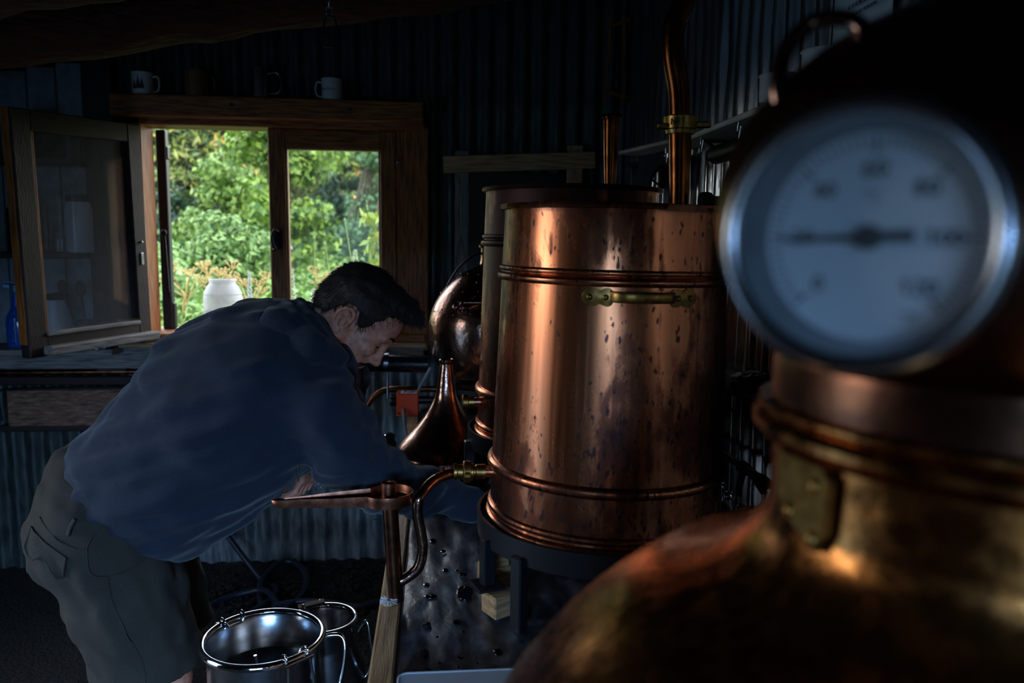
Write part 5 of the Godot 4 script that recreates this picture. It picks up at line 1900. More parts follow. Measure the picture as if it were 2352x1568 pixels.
func build_floor_things() -> void:
	var g: Geo
	var can := make_can("milk_can", "big open stainless milk can with wire clips on the floor in front of the man", Vector3(-0.381, 0, -1.72), 0.622, 0.128, 0.150)
	wire_clip(can, -2.35, 0.128, 0.616, 0.0)
	wire_clip(can, 0.75, 0.128, 0.616, 0.11)
	g = Geo.new()
	g.tube([Vector3(-0.005, 0.533, 0.03), Vector3(-0.012, 0.592, 0.03)], 0.0035, 10)
	part("dipstick", g, M.chrome, can)
	g = Geo.new()
	g.tube(curve([Vector3(0.128, 0.60, -0.03), Vector3(0.165, 0.60, -0.03), Vector3(0.176, 0.57, -0.02), Vector3(0.165, 0.50, 0.0), Vector3(0.14, 0.48, 0.01)], 6), 0.0055, 10)
	part("handle", g, M.chrome, can)
	var c2 := make_can("milk_can", "smaller open stainless milk can behind the big one", Vector3(-0.312, 0, -2.16), 0.445, 0.088, 0.115)
	wire_clip(c2, -2.6, 0.088, 0.44, 0.0)
	g = Geo.new()
	g.tube(curve([Vector3(0.095, 0.40, 0.0), Vector3(0.118, 0.43, 0.0), Vector3(0.128, 0.39, 0.01), Vector3(0.135, 0.32, 0.02), Vector3(0.115, 0.28, 0.03), Vector3(0.10, 0.30, 0.03)], 6), 0.005, 10)
	part("handle", g, M.chrome, c2)
	g = Geo.new()
	g.box(Vector3(-0.045, 0.452, -0.072), Vector3(0.075, 0.004, 0.026), Basis(Vector3.UP, 0.25) * Basis(Vector3.BACK, 0.12))
	single("card_scrap", "strip of brown card resting across the smaller milk can's rim", "card", g, plain(c8(120, 100, 82), 0.8), Vector3(-0.312, 0.0, -2.16))
	var hm := plain(c8(24, 33, 48), 0.4)
	var paths := [
		[[[-1.02, 0.30, -3.62], [-0.95, 0.20, -3.55], [-0.748, 0.02, -3.392], [-0.681, 0.02, -3.322], [-0.673, 0.02, -3.217], [-0.732, 0.02, -3.081], [-0.80, 0.02, -2.9]], "dark blue garden hose coming down the wall in a straight run"],
		[[[-0.70, 0.02, -3.15], [-0.731, 0.02, -3.249], [-0.745, 0.035, -3.374], [-0.708, 0.05, -3.491], [-0.65, 0.05, -3.521], [-0.582, 0.04, -3.445], [-0.554, 0.03, -3.348], [-0.556, 0.02, -3.237], [-0.60, 0.02, -3.12]], "dark blue hose lying in a raised loop against the wall"],
		[[[-1.05, 0.02, -2.9], [-0.958, 0.02, -3.067], [-0.875, 0.02, -3.215], [-0.769, 0.03, -3.265], [-0.70, 0.04, -3.24], [-0.64, 0.02, -3.16]], "dark blue hose curving away behind the man's knee"],
		[[[-0.66, 0.02, -3.144], [-0.552, 0.02, -3.18], [-0.422, 0.02, -3.155], [-0.322, 0.02, -3.113], [-0.218, 0.02, -3.157], [-0.13, 0.02, -3.2]], "dark blue hose running straight along the floor towards the bench"],
		[[[-1.0, 0.02, -2.80], [-0.881, 0.02, -2.864], [-0.80, 0.02, -2.93], [-0.70, 0.02, -2.98]], "short stretch of dark hose beside the man's leg"],
	]
	for p in paths:
		g = Geo.new()
		var pts := []
		for q in p[0]:
			pts.append(Vector3(q[0], q[1], q[2]))
		g.tube(curve(pts, 8), 0.0125, 12)
		single("garden_hose", p[1], "hose", g, hm)
	g = Geo.new()
	g.span(Vector3(-0.34, 0.0, -2.0), Vector3(-0.125, 0.05, -1.2), 0.004)
	single("floor_plank", "rough dark plank lying on the earth along the bench", "plank", g, M.oldwood_z)
	# crumbs of bark
	g = Geo.new()
	g.box(Vector3.ZERO, Vector3(0.03, 0.006, 0.014), Basis(), 0.002)
	var mm := MultiMesh.new()
	mm.transform_format = MultiMesh.TRANSFORM_3D
	mm.mesh = g.mesh()
	mm.instance_count = 1500
	var r := RandomNumberGenerator.new()
	r.seed = 5
	for i in 1500:
		var s := r.randf_range(0.3, 1.1)
		mm.set_instance_transform(i, Transform3D(Basis.from_euler(Vector3(r.randf_range(-0.5, 0.5), r.randf_range(0, TAU), r.randf_range(-0.5, 0.5))) * Basis.from_scale(Vector3.ONE * s), Vector3(r.randf_range(-1.2, -0.13), 0.012, r.randf_range(-3.62, -2.2))))
	var mi := MultiMeshInstance3D.new()
	mi.name = "bark_litter"
	mi.multimesh = mm
	mi.material_override = M.soil
	mi.set_meta("kind", "stuff")
	tag(mi, "crumbs of bark strewn over the earth floor by the wall", "bark")
	add_child(mi)


func build_back_things() -> void:
	var g: Geo
	# steel burner tube held by a clamp
	var st := thing("steel_tube", "wide dark steel tube with clamp band running from the man's face to the round pot", "tube", Vector3(-0.25, 1.027, -3.08))
	g = Geo.new()
	g.tube([Vector3(-0.1, 0, 0), Vector3(0.225, -0.004, 0.03)], 0.034, 28)
	part("barrel", g, M.blacksteel, st)
	g = Geo.new()
	g.lathe([Vector2(0.034, -0.009), Vector2(0.038, -0.009), Vector2(0.038, 0.009), Vector2(0.034, 0.009)], 28, Transform3D(Basis(Vector3.BACK, PI / 2), Vector3(0.062, 0, 0.012)))
	part("clamp_band", g, M.steel, st)
	g = Geo.new()
	g.tube([Vector3(0.066, -0.034, 0.012), Vector3(0.066, -0.075, 0.012)], 0.003, 8)
	g.tube([Vector3(0.066, -0.075, 0.012), Vector3(0.066, -0.14, 0.012)], 0.005, 8)
	part("threaded_rod", g, M.steel, st)
	g = Geo.new()
	g.bar(Vector3(-0.08, 0.0, -0.03), Vector3(-0.08, 0.0, -0.56), 0.03, 0.03)
	part("wall_bracket", g, M.iron, st)
	# bent copper pipe below it
	g = Geo.new()
	g.tube(curve([Vector3(-0.312, 0.70, -3.3), Vector3(-0.304, 0.748, -3.3), Vector3(-0.285, 0.804, -3.3), Vector3(-0.249, 0.853, -3.3), Vector3(-0.199, 0.877, -3.3), Vector3(-0.10, 0.880, -3.3), Vector3(0.05, 0.879, -3.3), Vector3(0.20, 0.875, -3.3), Vector3(0.25, 0.80, -3.3), Vector3(0.25, 0.722, -3.3)], 7), 0.013, 14)
	single("bent_copper_pipe", "dark copper pipe bent over into a crook behind the man's sleeve", "pipe", g, M.copper_dark)
	# orange gas valve
	var v := thing("gas_valve", "bright orange box-shaped gas valve with white printed label and black knob", "valve", Vector3(-0.102, 0.894, -2.94))
	g = Geo.new()
	g.box(Vector3.ZERO, Vector3(0.082, 0.086, 0.075), Basis(), 0.004)
	part("housing", g, M.orange, v)
	g = Geo.new()
	g.box(Vector3(0.004, 0.0435, 0.006), Vector3(0.058, 0.001, 0.055), Basis(), 0.0002)
	var lab := part("label", g, plain(c8(206, 214, 224), 0.6), v)
	g = Geo.new()
	for q in [[0.010, -0.016, 0.022, 0.006], [0.018, -0.007, 0.014, 0.005], [-0.014, -0.012, 0.010, 0.012], [-0.008, 0.004, 0.016, 0.004], [0.014, 0.006, 0.018, 0.009], [-0.016, 0.018, 0.008, 0.006], [0.006, 0.020, 0.020, 0.004]]:
		g.box(Vector3(q[0] + 0.004, 0.0443, q[1] + 0.006), Vector3(q[2], 0.0006, q[3]), Basis(), 0.0001)
	part("print", g, M.inkblue, lab).set_meta("kind", "stuff")
	g = Geo.new()
	var tz := Basis(Vector3.BACK, PI / 2)
	g.lathe([Vector2(0, 0.041), Vector2(0.018, 0.041), Vector2(0.020, 0.045), Vector2(0.020, 0.062), Vector2(0.017, 0.066), Vector2(0, 0.066)], 20, Transform3D(tz, Vector3(0, 0.01, 0)))
	for k in 10:
		var a := TAU * k / 10.0
		g.box(Vector3(-0.053, 0.01 + 0.020 * cos(a), 0.020 * sin(a)), Vector3(0.018, 0.004, 0.004), Basis(Vector3.RIGHT, a), 0.001)
	part("knob", g, M.black, v)
	g = Geo.new()
	g.tube([Vector3(0.04, 0.012, 0), Vector3(0.128, 0.012, 0)], 0.016, 16)
	part("black_tube", g, M.black, v)
	g = Geo.new()
	g.tube([Vector3(-0.030, -0.043, 0.02), Vector3(-0.034, -0.03, 0.04)], 0.004, 8)
	part("terminal", g, M.brass, v)
	g = Geo.new()
	g.tube(curve([Vector3(-0.016, -0.016, 0.036), Vector3(-0.014, -0.022, 0.052), Vector3(-0.011, -0.06, 0.06), Vector3(-0.002, -0.12, 0.06), Vector3(0.006, -0.17, 0.06)], 6), 0.0062, 10)
	part("cable", g, M.grey_plastic, v, "grey cable dropping from the front")
	g = Geo.new()
	g.tube(curve([Vector3(0.034, 0.030, -0.02), Vector3(0.046, 0.062, -0.01), Vector3(0.066, 0.10, 0.02), Vector3(0.085, 0.14, 0.04)], 6), 0.006, 10)
	part("cable", g, M.grey_plastic, v, "grey cable rising to the pot")
	# pressure gauge seen nearly edge-on
	var pg := thing("pressure_gauge", "small chrome pressure gauge turned edge-on beside the man's sleeve", "gauge", Vector3(-0.166, 0.803, -2.72))
	var gb := Basis(Vector3.UP, 0.9) * Basis(Vector3.RIGHT, PI / 2 - 0.25)
	g = Geo.new()
	g.lathe([Vector2(0, -0.012), Vector2(0.026, -0.012), Vector2(0.029, -0.008), Vector2(0.029, 0.008), Vector2(0.032, 0.010), Vector2(0.032, 0.015), Vector2(0.028, 0.016), Vector2(0.027, 0.012), Vector2(0, 0.012)], 32, Transform3D(gb, Vector3.ZERO))
	part("case", g, M.chrome, pg)
	g = Geo.new()
	g.lathe([Vector2(0.026, 0.0125), Vector2(0, 0.0125)], 32, Transform3D(gb, Vector3.ZERO))
	part("dial", g, M.ink, pg)
	g = Geo.new()
	g.tube(curve([Vector3(0, -0.03, -0.01), Vector3(0.0, -0.07, -0.03), Vector3(0.06, -0.085, -0.08), Vector3(0.09, -0.081, -0.10)], 6), 0.006, 10)
	part("stem", g, M.brass, pg)
	# timber frame leaning on the back wall
	var fr := thing("timber_frame", "rough timber frame of two posts and a crossboard against the corrugated wall", "frame", Vector3(0, 0.712, -3.60))
	for q in [[Vector3(0.086, 0.0, -0.03), Vector3(0.149, 1.18, -0.004), "oldwood_y"], [Vector3(0.590, 0.0, -0.03), Vector3(0.660, 1.215, -0.004), "pine_y"]]:
		g = Geo.new()
		g.span(q[0], q[1], 0.004)
		part("post", g, M[q[2]], fr)
	g = Geo.new()
	g.bar(Vector3(0.035, 1.115, 0.008), Vector3(0.712, 1.150, 0.008), 0.024, 0.072)
	part("crossboard", g, M.pine_x, fr)
	g = Geo.new()
	g.span(Vector3(0.14, 0.3, -0.035), Vector3(0.60, 1.09, -0.028), 0.002)
	part("dark_opening", g, M.black, fr)  # black board paints in the darkness of the opening between the posts
	# hanging wooden rack in the corner
	var hr := thing("hanging_rack", "narrow orange-brown wooden rack hung high near the corner behind the vapour pipe", "rack", Vector3(0.80, 2.3, -3.60))
	for q in [[Vector3(-0.045, -0.18, 0), Vector3(-0.03, 0.18, 0)], [Vector3(0.035, -0.19, 0), Vector3(0.03, 0.19, 0)], [Vector3(-0.05, 0.13, 0.006), Vector3(0.05, 0.17, 0.006)], [Vector3(-0.05, -0.14, 0.006), Vector3(0.05, -0.16, 0.006)]]:
		g = Geo.new()
		g.bar(q[0], q[1], 0.014, 0.018, Vector3.BACK)
		part("slat", g, M.wood_y, hr)
	g = Geo.new()
	g.tube([Vector3(0.0, 0.05, 0.008), Vector3(0.0, -0.12, 0.01)], 0.006, 8)
	part("blade", g, M.steel, hr)
	# carabiner on the rafter
	var cb := thing("carabiner", "steel carabiner hanging by a short chain from the log rafter", "carabiner", Vector3(-0.297, 2.085, -2.38))
	g = Geo.new()
	g.tube(curve([Vector3(-0.010, 0.035, 0), Vector3(0.012, 0.032, 0), Vector3(0.018, 0.01, 0), Vector3(0.018, -0.035, 0), Vector3(0.0, -0.047, 0), Vector3(-0.020, -0.040, 0), Vector3(-0.018, 0.0, 0), Vector3(-0.010, 0.035, 0)], 6), 0.0032, 10)
	part("hook", g, M.iron, cb)
	for k in 5:
		g = Geo.new()
		var u := Vector3.RIGHT if k % 2 == 0 else Vector3.BACK
		g.tube(ring_pts(Vector3(0, 0.048 + 0.024 * k, 0), 0.009, u, Vector3.UP * 1.6, 14), 0.0018, 6)
		part("chain_link", g, M.steel, cb)


func mug(called: String, label: String, cat: String, at: Vector3, r: float, h: float, m: Material, turn: float, out := 0.026, rad := 0.0042) -> Node3D:
	var o := thing(called, label, cat, at, Vector3(0, turn, 0))
	var g := Geo.new()
	g.lathe(mug_profile(r, h), 40)
	part("cup", g, m, o)
	part("handle", handle_loop(r, h, out, rad), m, o)
	return o


func build_shelf_things() -> void:
	var g: Geo
	# mugs on the lintel
	var y := 2.0855
	var m1 := mug("mug", "white mug printed with dark mountains, leftmost on the lintel", "mug", Vector3(-1.222, y, -3.58), 0.042, 0.090, M.enamel, 0.0)
	g = Geo.new()
	for q in [[-0.5, 0.040, 0.030], [-0.1, 0.056, 0.042], [0.25, 0.044, 0.034]]:
		var rows := []
		for i in 5:
			var line := []
			for k in 5:
				var w: float = (k / 4.0 - 0.5) * 0.5 * (1.0 - i / 4.0)
				var a: float = q[0] + w
				line.append(Vector3(sin(a) * 0.0425, 0.022 + q[1] * i / 4.0 * (1.0 - 0.15 * absf(w)), cos(a) * 0.0425))
			rows.append(line)
		g.sheet(rows)
	part("print", g, M.ink, m1)
	mug("mug", "squat speckled brown mug on the lintel above the open casement", "mug", Vector3(-1.003, y, -3.58), 0.046, 0.103, mapped(noise(128, 0.1, [[0.0, c8(60, 38, 20)], [1.0, c8(150, 112, 70)]], 3), Vector3(9, 9, 9), 0.35), 0.3)
	mug("mug", "tall polished steel tankard with big handle on the lintel", "tankard", Vector3(-0.745, y, -3.58), 0.037, 0.125, M.steel, 0.0, 0.055, 0.0035)
	var m4 := mug("mug", "white enamel mug with small blue script, rightmost on the lintel", "mug", Vector3(-0.441, y, -3.58), 0.043, 0.088, M.enamel, PI)
	var wt := part("lettering", wrapped_text("Mont Blanc", 0.012, 0.0432, 0.042, PI - 0.28), M.inkblue, m4)
	wt.rotation.y = 0.0
	# shelf on the right wall
	var sh := thing("wall_shelf", "narrow plank shelf on the right corrugated wall holding white mugs", "shelf", Vector3(0.70, 1.80, -2.2))
	g = Geo.new()
	g.box(Vector3(0.08, 0.018, -0.48), Vector3(0.16, 0.012, 0.90), Basis(Vector3.RIGHT, 0.055))
	part("plank", g, M.paleplank, sh)
	g = Geo.new()
	g.box(Vector3(0.08, -0.010, 0.55), Vector3(0.16, 0.014, 1.20), Basis())
	part("plank", g, M.paleplank, sh)
	for z in [-0.8, 0.0, 0.75]:
		g = Geo.new()
		g.bar(Vector3(0.155, -0.10, z), Vector3(0.155, -0.01, z), 0.02, 0.01)
		g.bar(Vector3(0.03, -0.021, z), Vector3(0.155, -0.021, z), 0.02, 0.006)
		g.bar(Vector3(0.05, -0.022, z), Vector3(0.15, -0.09, z), 0.012, 0.006)
		part("bracket", g, M.blackmetal, sh)
	var yb := 1.7975
	var e1 := mug("enamel_mug", "white enamel mug lettered in blue, on the right wall shelf nearest the vapour pipe", "mug", Vector3(0.775, yb, -1.80), 0.042, 0.080, M.enamel, -PI / 2 + 0.5, 0.030, 0.0035)
	for q in [["Go", 0.030], ["Mont Blanc", 0.016]]:
		part("lettering", wrapped_text(q[0], 0.013, 0.0422, q[1], -0.85), M.inkblue, e1)
	var e2 := mug("enamel_mug", "second white enamel mug on the right wall shelf, seen through the still's lifting loop", "mug", Vector3(0.775, yb, -1.585), 0.044, 0.085, M.enamel, -PI / 2 + 0.6, 0.030, 0.0035)
	part("lettering", wrapped_text("Mont Blanc", 0.013, 0.0442, 0.026, -0.85), M.ink, e2)
	# things slung beneath that shelf
	var cl := thing("steel_clamp", "bright steel clamp hooked under the right wall shelf beside the vapour pipe", "clamp", Vector3(0.715, 1.772, -2.47))
	g = Geo.new()
	g.tube(curve([Vector3(0, 0.0, -0.026), Vector3(0, -0.022, -0.018), Vector3(0, -0.028, 0.0), Vector3(0, -0.022, 0.018), Vector3(0, 0.0, 0.024)], 6), 0.006, 10)
	part("jaw", g, M.chrome, cl)
	g = Geo.new()
	g.tube([Vector3(0, -0.004, -0.05), Vector3(0, 0.002, 0.05)], 0.0035, 8)
	g.tube([Vector3(0, 0.002, 0.0), Vector3(0, 0.018, 0.0)], 0.006, 8)
	part("screw", g, M.steel, cl)
	for q in [[-2.13, "small wire hook under the right wall shelf just right of the vapour pipe"], [-1.865, "v-shaped wire hook under the right wall shelf near the thermometer"]]:
		g = Geo.new()
		g.tube(curve([Vector3(0, 0.014, 0), Vector3(0, -0.01, -0.008), Vector3(0, -0.03, 0.002), Vector3(0, -0.01, 0.010), Vector3(0, 0.0, 0.012)], 6), 0.0022, 8)
		single("wire_hook", q[1], "hook", g, M.chrome, Vector3(0.712, 1.772, q[0]))
	g = Geo.new()
	g.plate([Vector2(-0.008, 0.04), Vector2(0.008, 0.04), Vector2(0.009, -0.02), Vector2(0.002, -0.055), Vector2(-0.007, -0.02)], 0.003, Transform3D(Basis(Vector3.UP, -PI / 2), Vector3.ZERO))
	g.tube(ring_pts(Vector3(-0.002, 0.0, 0.0), 0.004, Vector3.BACK, Vector3.UP, 12), 0.0012, 6)
	single("steel_strap", "steel strap with a hole dangling from the right wall shelf beside the thermometer", "tool", g, M.steel, Vector3(0.712, 1.733, -1.785))
	g = Geo.new()
	g.tube([Vector3(0, 0, -0.22), Vector3(0, 0.0, 0.18)], 0.026, 16)
	single("black_tube", "black tube slung under the right wall shelf behind the vapour pipe", "tube", g, M.black, Vector3(0.785, 1.745, -2.0))
	var rows := []
	for i in 15:
		var t := i / 14.0
		var line := []
		for k in 13:
			var s := k / 12.0
			var w := lerpf(1.0, 0.55, t * t)
			line.append(Vector3(0.015 * sin(s * 9.0 + t * 2.0) + 0.01 * sin(t * 6.0), -0.125 * t * (1.0 - 0.25 * absf(s - 0.5)), (s - 0.55) * 0.50 * w))
		rows.append(line)
	g = Geo.new()
	g.sheet(rows)
	for r in rows:
		for k in 13:
			r[k] += Vector3(0.004, 0, 0)
	g.sheet(rows)
	single("hanging_cloth", "dark navy cloth bundled over a hook under the far end of the right wall shelf", "cloth", g, plain(c8(16, 18, 32), 0.95), Vector3(0.735, 1.80, -2.80))
	# poster
	var po := thing("poster", "white paper notice with lines of French print high on the right wall", "poster", Vector3(0.850, 1.96, -1.615), Vector3(0, -PI / 2, 0))
	g = Geo.new()
	var pr := []
	for i in 9:
		var line := []
		for k in 9:
			line.append(Vector3(-0.12 + 0.03 * k, -0.24 + 0.06 * i, 0.004 * sin(k * 0.7) - 0.006 + (0.014 * pow(maxf(0.0, 0.25 - i / 8.0) * 4.0, 2.0) if k < 3 else 0.0)))
		pr.append(line)
	g.sheet(pr)
	for r in pr:
		for k in 9:
			r[k] += Vector3(0, 0, -0.0006)
	g.sheet(pr)
	var sheet_ := part("sheet", g, M.paper, po)
	for q in [["DE RÊVE", 0.024, 0.062, 0.02], ["À LA RENCONTRE", 0.0125, 0.022, 0.024], ["DES CHEFS & DES VIGNERONS", 0.0095, 0.004, 0.024], ["————————", 0.007, -0.052, 0.03], ["————————", 0.007, -0.062, 0.03]]:
		var tx := part("lettering", text(q[0], q[1], 0.0006), M.ink, sheet_)
		tx.position = Vector3(q[3], q[2], 0.0045)
	g = Geo.new()
	g.ball(Vector3(0.03, -0.026, 0.004), Vector3(0.004, 0.008, 0.001), 8)
	for k in 2:
		g.ball(Vector3(-0.045 + 0.05 * k, 0.075, 0.004), Vector3(0.014, 0.016, 0.001), 10)
	part("emblem", g, M.ink, sheet_)
	# blue paper strip under it
	g = Geo.new()
	g.plate([Vector2(-0.04, -0.2), Vector2(0.04, -0.2), Vector2(0.0, 0.2), Vector2(-0.04, 0.2)], 0.001, Transform3D(Basis(Vector3.UP, -PI / 2), Vector3.ZERO))
	single("blue_notice", "dark blue paper edge tucked behind the white notice on the right wall", "notice", g, plain(c8(40, 58, 96), 0.8), Vector3(0.8585, 1.96, -1.70))
	# lower shelf with bundles, pipe and bottles at the right wall
	var ls := thing("low_shelf", "low grey plank shelf on the right wall beside the nearest drum", "shelf", Vector3(0.72, 1.14, -1.8))
	g = Geo.new()
	g.box(Vector3(0.07, 0, 0), Vector3(0.14, 0.014, 0.9), Basis(Vector3.RIGHT, -0.03))
	part("plank", g, M.oldwood_z, ls)
	for z in [-0.35, 0.3]:
		g = Geo.new()
		g.bar(Vector3(0.13, -0.13, z), Vector3(0.13, -0.01, z), 0.02, 0.008)
		g.bar(Vector3(0.02, -0.012, z), Vector3(0.13, -0.12, z), 0.014, 0.006)
		part("bracket", g, M.blackmetal, ls)
	var lf := FastNoiseLite.new()
	lf.frequency = 6.0
	for q in [[Vector3(0.785, 1.150, -1.86), 0.085, "folded black plastic sack on the low right shelf, farther one"], [Vector3(0.785, 1.157, -1.66), 0.08, "folded black plastic sack on the low right shelf, nearer one"]]:
		rows = []
		for i in 13:
			var line := []
			var a := PI * i / 12.0
			for k in 24:
				var b := -TAU * k / 24.0
				var d := Vector3(sin(a) * cos(b), cos(a), sin(a) * sin(b))
				var r: float = 1.0 + 0.5 * lf.get_noise_3d(d.x + q[0].z * 3.0, d.y * 3.0, d.z)
				line.append(Vector3(d.x * 0.06 * r, maxf(0.0, d.y * 0.022 * r + 0.012), d.z * q[1] * r))
			rows.append(line)
		g = Geo.new()
		g.sheet(rows, true)
		single("plastic_sack", q[2], "sack", g, plain(c8(24, 25, 28), 0.3), q[0])
	var wp := thing("water_pipe", "rusty copper water pipe with a red-handled tap along the right wall", "pipe", Vector3(0.80, 0.92, -1.95))
	g = Geo.new()
	g.tube([Vector3(0, -0.012, -0.45), Vector3(0, 0.012, 0.35)], 0.010, 12)
	part("tube", g, M.copper_dark, wp)
	for z in [-0.2, 0.0, 0.12]:
		g = Geo.new()
		g.lathe([Vector2(0.009, -0.018), Vector2(0.017, -0.016), Vector2(0.017, 0.016), Vector2(0.009, 0.018)], 12, Transform3D(Basis(Vector3.RIGHT, PI / 2), Vector3(0, 0.0, z)))
		part("joint", g, M.iron, wp)
	g = Geo.new()
	g.tube([Vector3(0, -0.002, 0.0), Vector3(-0.01, -0.05, 0.0), Vector3(-0.012, -0.075, 0.0)], 0.009, 12)
	part("spout", g, M.iron, wp)
	g = Geo.new()
	g.bar(Vector3(-0.015, 0.006, 0.10), Vector3(-0.02, -0.01, 0.18), 0.018, 0.006)
	part("tap_lever", g, plain(c8(120, 16, 14), 0.4), wp)
	var bt := thing("glass_bottle", "clear glass bottle with chrome cap standing by the right wall beside the drum", "bottle", Vector3(0.74, 0.724, -1.95))
	g = Geo.new()
	g.lathe([Vector2(0, 0.002), Vector2(0.026, 0.0), Vector2(0.028, 0.004), Vector2(0.028, 0.10), Vector2(0.012, 0.135), Vector2(0.011, 0.15), Vector2(0.0, 0.151)], 24)
	part("glass", g, M.glass, bt)
	g = Geo.new()
	g.lathe([Vector2(0.013, 0.140), Vector2(0.014, 0.142), Vector2(0.014, 0.154), Vector2(0.011, 0.158), Vector2(0, 0.159)], 20)
	part("cap", g, M.chrome, bt)
	dup(bt, Vector3(0.735, 0.724, -1.875), "clear glass bottle, the middle one of three along the right wall")
	dup(bt, Vector3(0.725, 0.724, -1.77), "clear glass bottle nearest the copper pot still along the right wall")

	# --- on the shelves left of the window
	var z := -3.535
	var sb := thing("siphon_bottle", "cobalt blue glass siphon bottle on the sill-height shelf at the left edge", "bottle", Vector3(-1.752, 1.028, z))
	g = Geo.new()
	g.lathe([Vector2(0, 0), Vector2(0.046, 0.0), Vector2(0.05, 0.01), Vector2(0.05, 0.11), Vector2(0.044, 0.135), Vector2(0.03, 0.16), Vector2(0.026, 0.19), Vector2(0.024, 0.235), Vector2(0, 0.236)], 32)
	part("body", g, mapped(noise(128, 0.06, [[0.0, c8(14, 50, 120)], [1.0, c8(44, 104, 190)]], 3), Vector3(9, 9, 9), 0.15), sb)
	g = Geo.new()
	g.lathe([Vector2(0.027, 0.232), Vector2(0.029, 0.238), Vector2(0.027, 0.262), Vector2(0, 0.268)], 24)
	g.bar(Vector3(0.0, 0.252, 0), Vector3(-0.052, 0.258, 0.005), 0.018, 0.018)
	g.bar(Vector3(0.01, 0.268, 0), Vector3(-0.045, 0.280, 0.005), 0.014, 0.006)
	part("siphon_head", g, plain(c8(90, 120, 150), 0.35, 0.5), sb)
	var j1 := thing("storage_jar", "glass storage jar with metal lid behind the casement pane at sill height", "jar", Vector3(-1.60, 1.028, z - 0.01))
	g = Geo.new()
	g.lathe([Vector2(0, 0.002), Vector2(0.046, 0), Vector2(0.05, 0.006), Vector2(0.05, 0.17), Vector2(0.042, 0.2), Vector2(0.042, 0.215)], 32)
	part("glass", g, M.frosted, j1)
	g = Geo.new()
	g.lathe([Vector2(0.044, 0.20), Vector2(0.046, 0.205), Vector2(0.046, 0.225), Vector2(0, 0.232)], 28)
	part("lid", g, M.iron, j1)
	var cr := thing("utensil_crock", "dark crock full of wooden spoons and ladles behind the casement pane", "crock", Vector3(-1.462, 1.028, z + 0.045))
	g = Geo.new()
	g.lathe([Vector2(0, 0.0), Vector2(0.035, 0), Vector2(0.045, 0.02), Vector2(0.046, 0.11), Vector2(0.048, 0.118), Vector2(0.042, 0.118), Vector2(0.040, 0.01)], 28)
	part("pot", g, M.blackmetal, cr)
	for q in [[Vector3(-0.02, 0.0, 0.01), Vector3(-0.085, 0.26, 0.01), 0.02], [Vector3(0.0, 0.0, 0.0), Vector3(-0.02, 0.25, -0.01), 0.024], [Vector3(0.01, 0.0, 0.0), Vector3(0.06, 0.22, 0.01), 0.022], [Vector3(0.02, 0.0, 0.01), Vector3(0.10, 0.18, 0.0), 0.017]]:
		g = Geo.new()
		g.tube([q[0] + Vector3(0, 0.02, 0), q[1]], 0.006, 8)
		g.ball(q[1], Vector3(q[2], q[2] * 1.4, 0.008), 8)
		part("utensil", g, M.dark_y, cr)
	var cup := thing("metal_cup", "small shiny metal cup in front of the utensil crock", "cup", Vector3(-1.40, 1.028, z + 0.10))
	g = Geo.new()
	g.lathe(mug_profile(0.024, 0.05), 24)
	part("cup", g, M.steel, cup)
	part("handle", handle_loop(0.024, 0.05, 0.016, 0.003), M.steel, cup)
	g = Geo.new()
	g.box(Vector3(0, 0.055, 0), Vector3(0.09, 0.11, 0.08), Basis(Vector3.UP, 0.2))
	single("wooden_box", "small brown wooden box beside the window jamb at sill height", "box", g, M.wood_x, Vector3(-1.345 + 0.045, 1.043, -3.56 + 0.03))
	var j2 := dup(j1, Vector3(-1.487, 1.428, z), "big dark preserving jar on the middle shelf behind the casement pane")
	j2.scale = Vector3(1.05, 1.05, 1.05)
	var gl := single("drinking_glass", "short drinking glass beside the preserving jar on the middle shelf", "glass", null_geo(mug_profile(0.022, 0.055)), M.glass, Vector3(-1.57, 1.428, z))
	gl.rotation.y = 0.3
	single("tea_tin", "dark round tin on the upper shelf left of the window", "tin", null_geo([Vector2(0, 0), Vector2(0.035, 0), Vector2(0.037, 0.004), Vector2(0.037, 0.10), Vector2(0.04, 0.102), Vector2(0.04, 0.13), Vector2(0.03, 0.137), Vector2(0, 0.138)]), M.blackmetal, Vector3(-1.50, 1.813, z))
	single("tea_tin", "taller dark tin on the upper shelf near the left edge", "tin", null_geo([Vector2(0, 0), Vector2(0.042, 0), Vector2(0.044, 0.004), Vector2(0.044, 0.15), Vector2(0.047, 0.152), Vector2(0.047, 0.18), Vector2(0, 0.19)]), M.blackmetal, Vector3(-1.66, 1.813, z))
	single("tea_tin", "dark tin on the middle shelf at the left edge", "tin", null_geo([Vector2(0, 0), Vector2(0.05, 0), Vector2(0.052, 0.004), Vector2(0.052, 0.17), Vector2(0.04, 0.19), Vector2(0, 0.2)]), M.blackmetal, Vector3(-1.72, 1.428, z))


func null_geo(pr: Array) -> Geo:
	var g := Geo.new()
	g.lathe(pr, 28)
	return g


# leaves as short folded blades, scattered through rounded masses
func leaf_mesh(l: float, w: float, lobes := false) -> ArrayMesh:
	var g := Geo.new()
	var nn := Vector3.UP
	var tip := Vector3(l, -0.12 * l, 0)
	var a := Vector3(l * 0.45, 0.03 * l, -w)
	var b := Vector3(l * 0.45, 0.03 * l, w)
	g.tri(Vector3.ZERO, a, tip, nn, nn, nn)
	g.tri(Vector3.ZERO, b, tip, nn, nn, nn)
	if lobes:
		g.tri(Vector3(l * 0.1, 0, 0), Vector3(l * 0.55, 0, -w * 2.0), a, nn, nn, nn)
		g.tri(Vector3(l * 0.1, 0, 0), Vector3(l * 0.55, 0, w * 2.0), b, nn, nn, nn)
	return g.mesh()


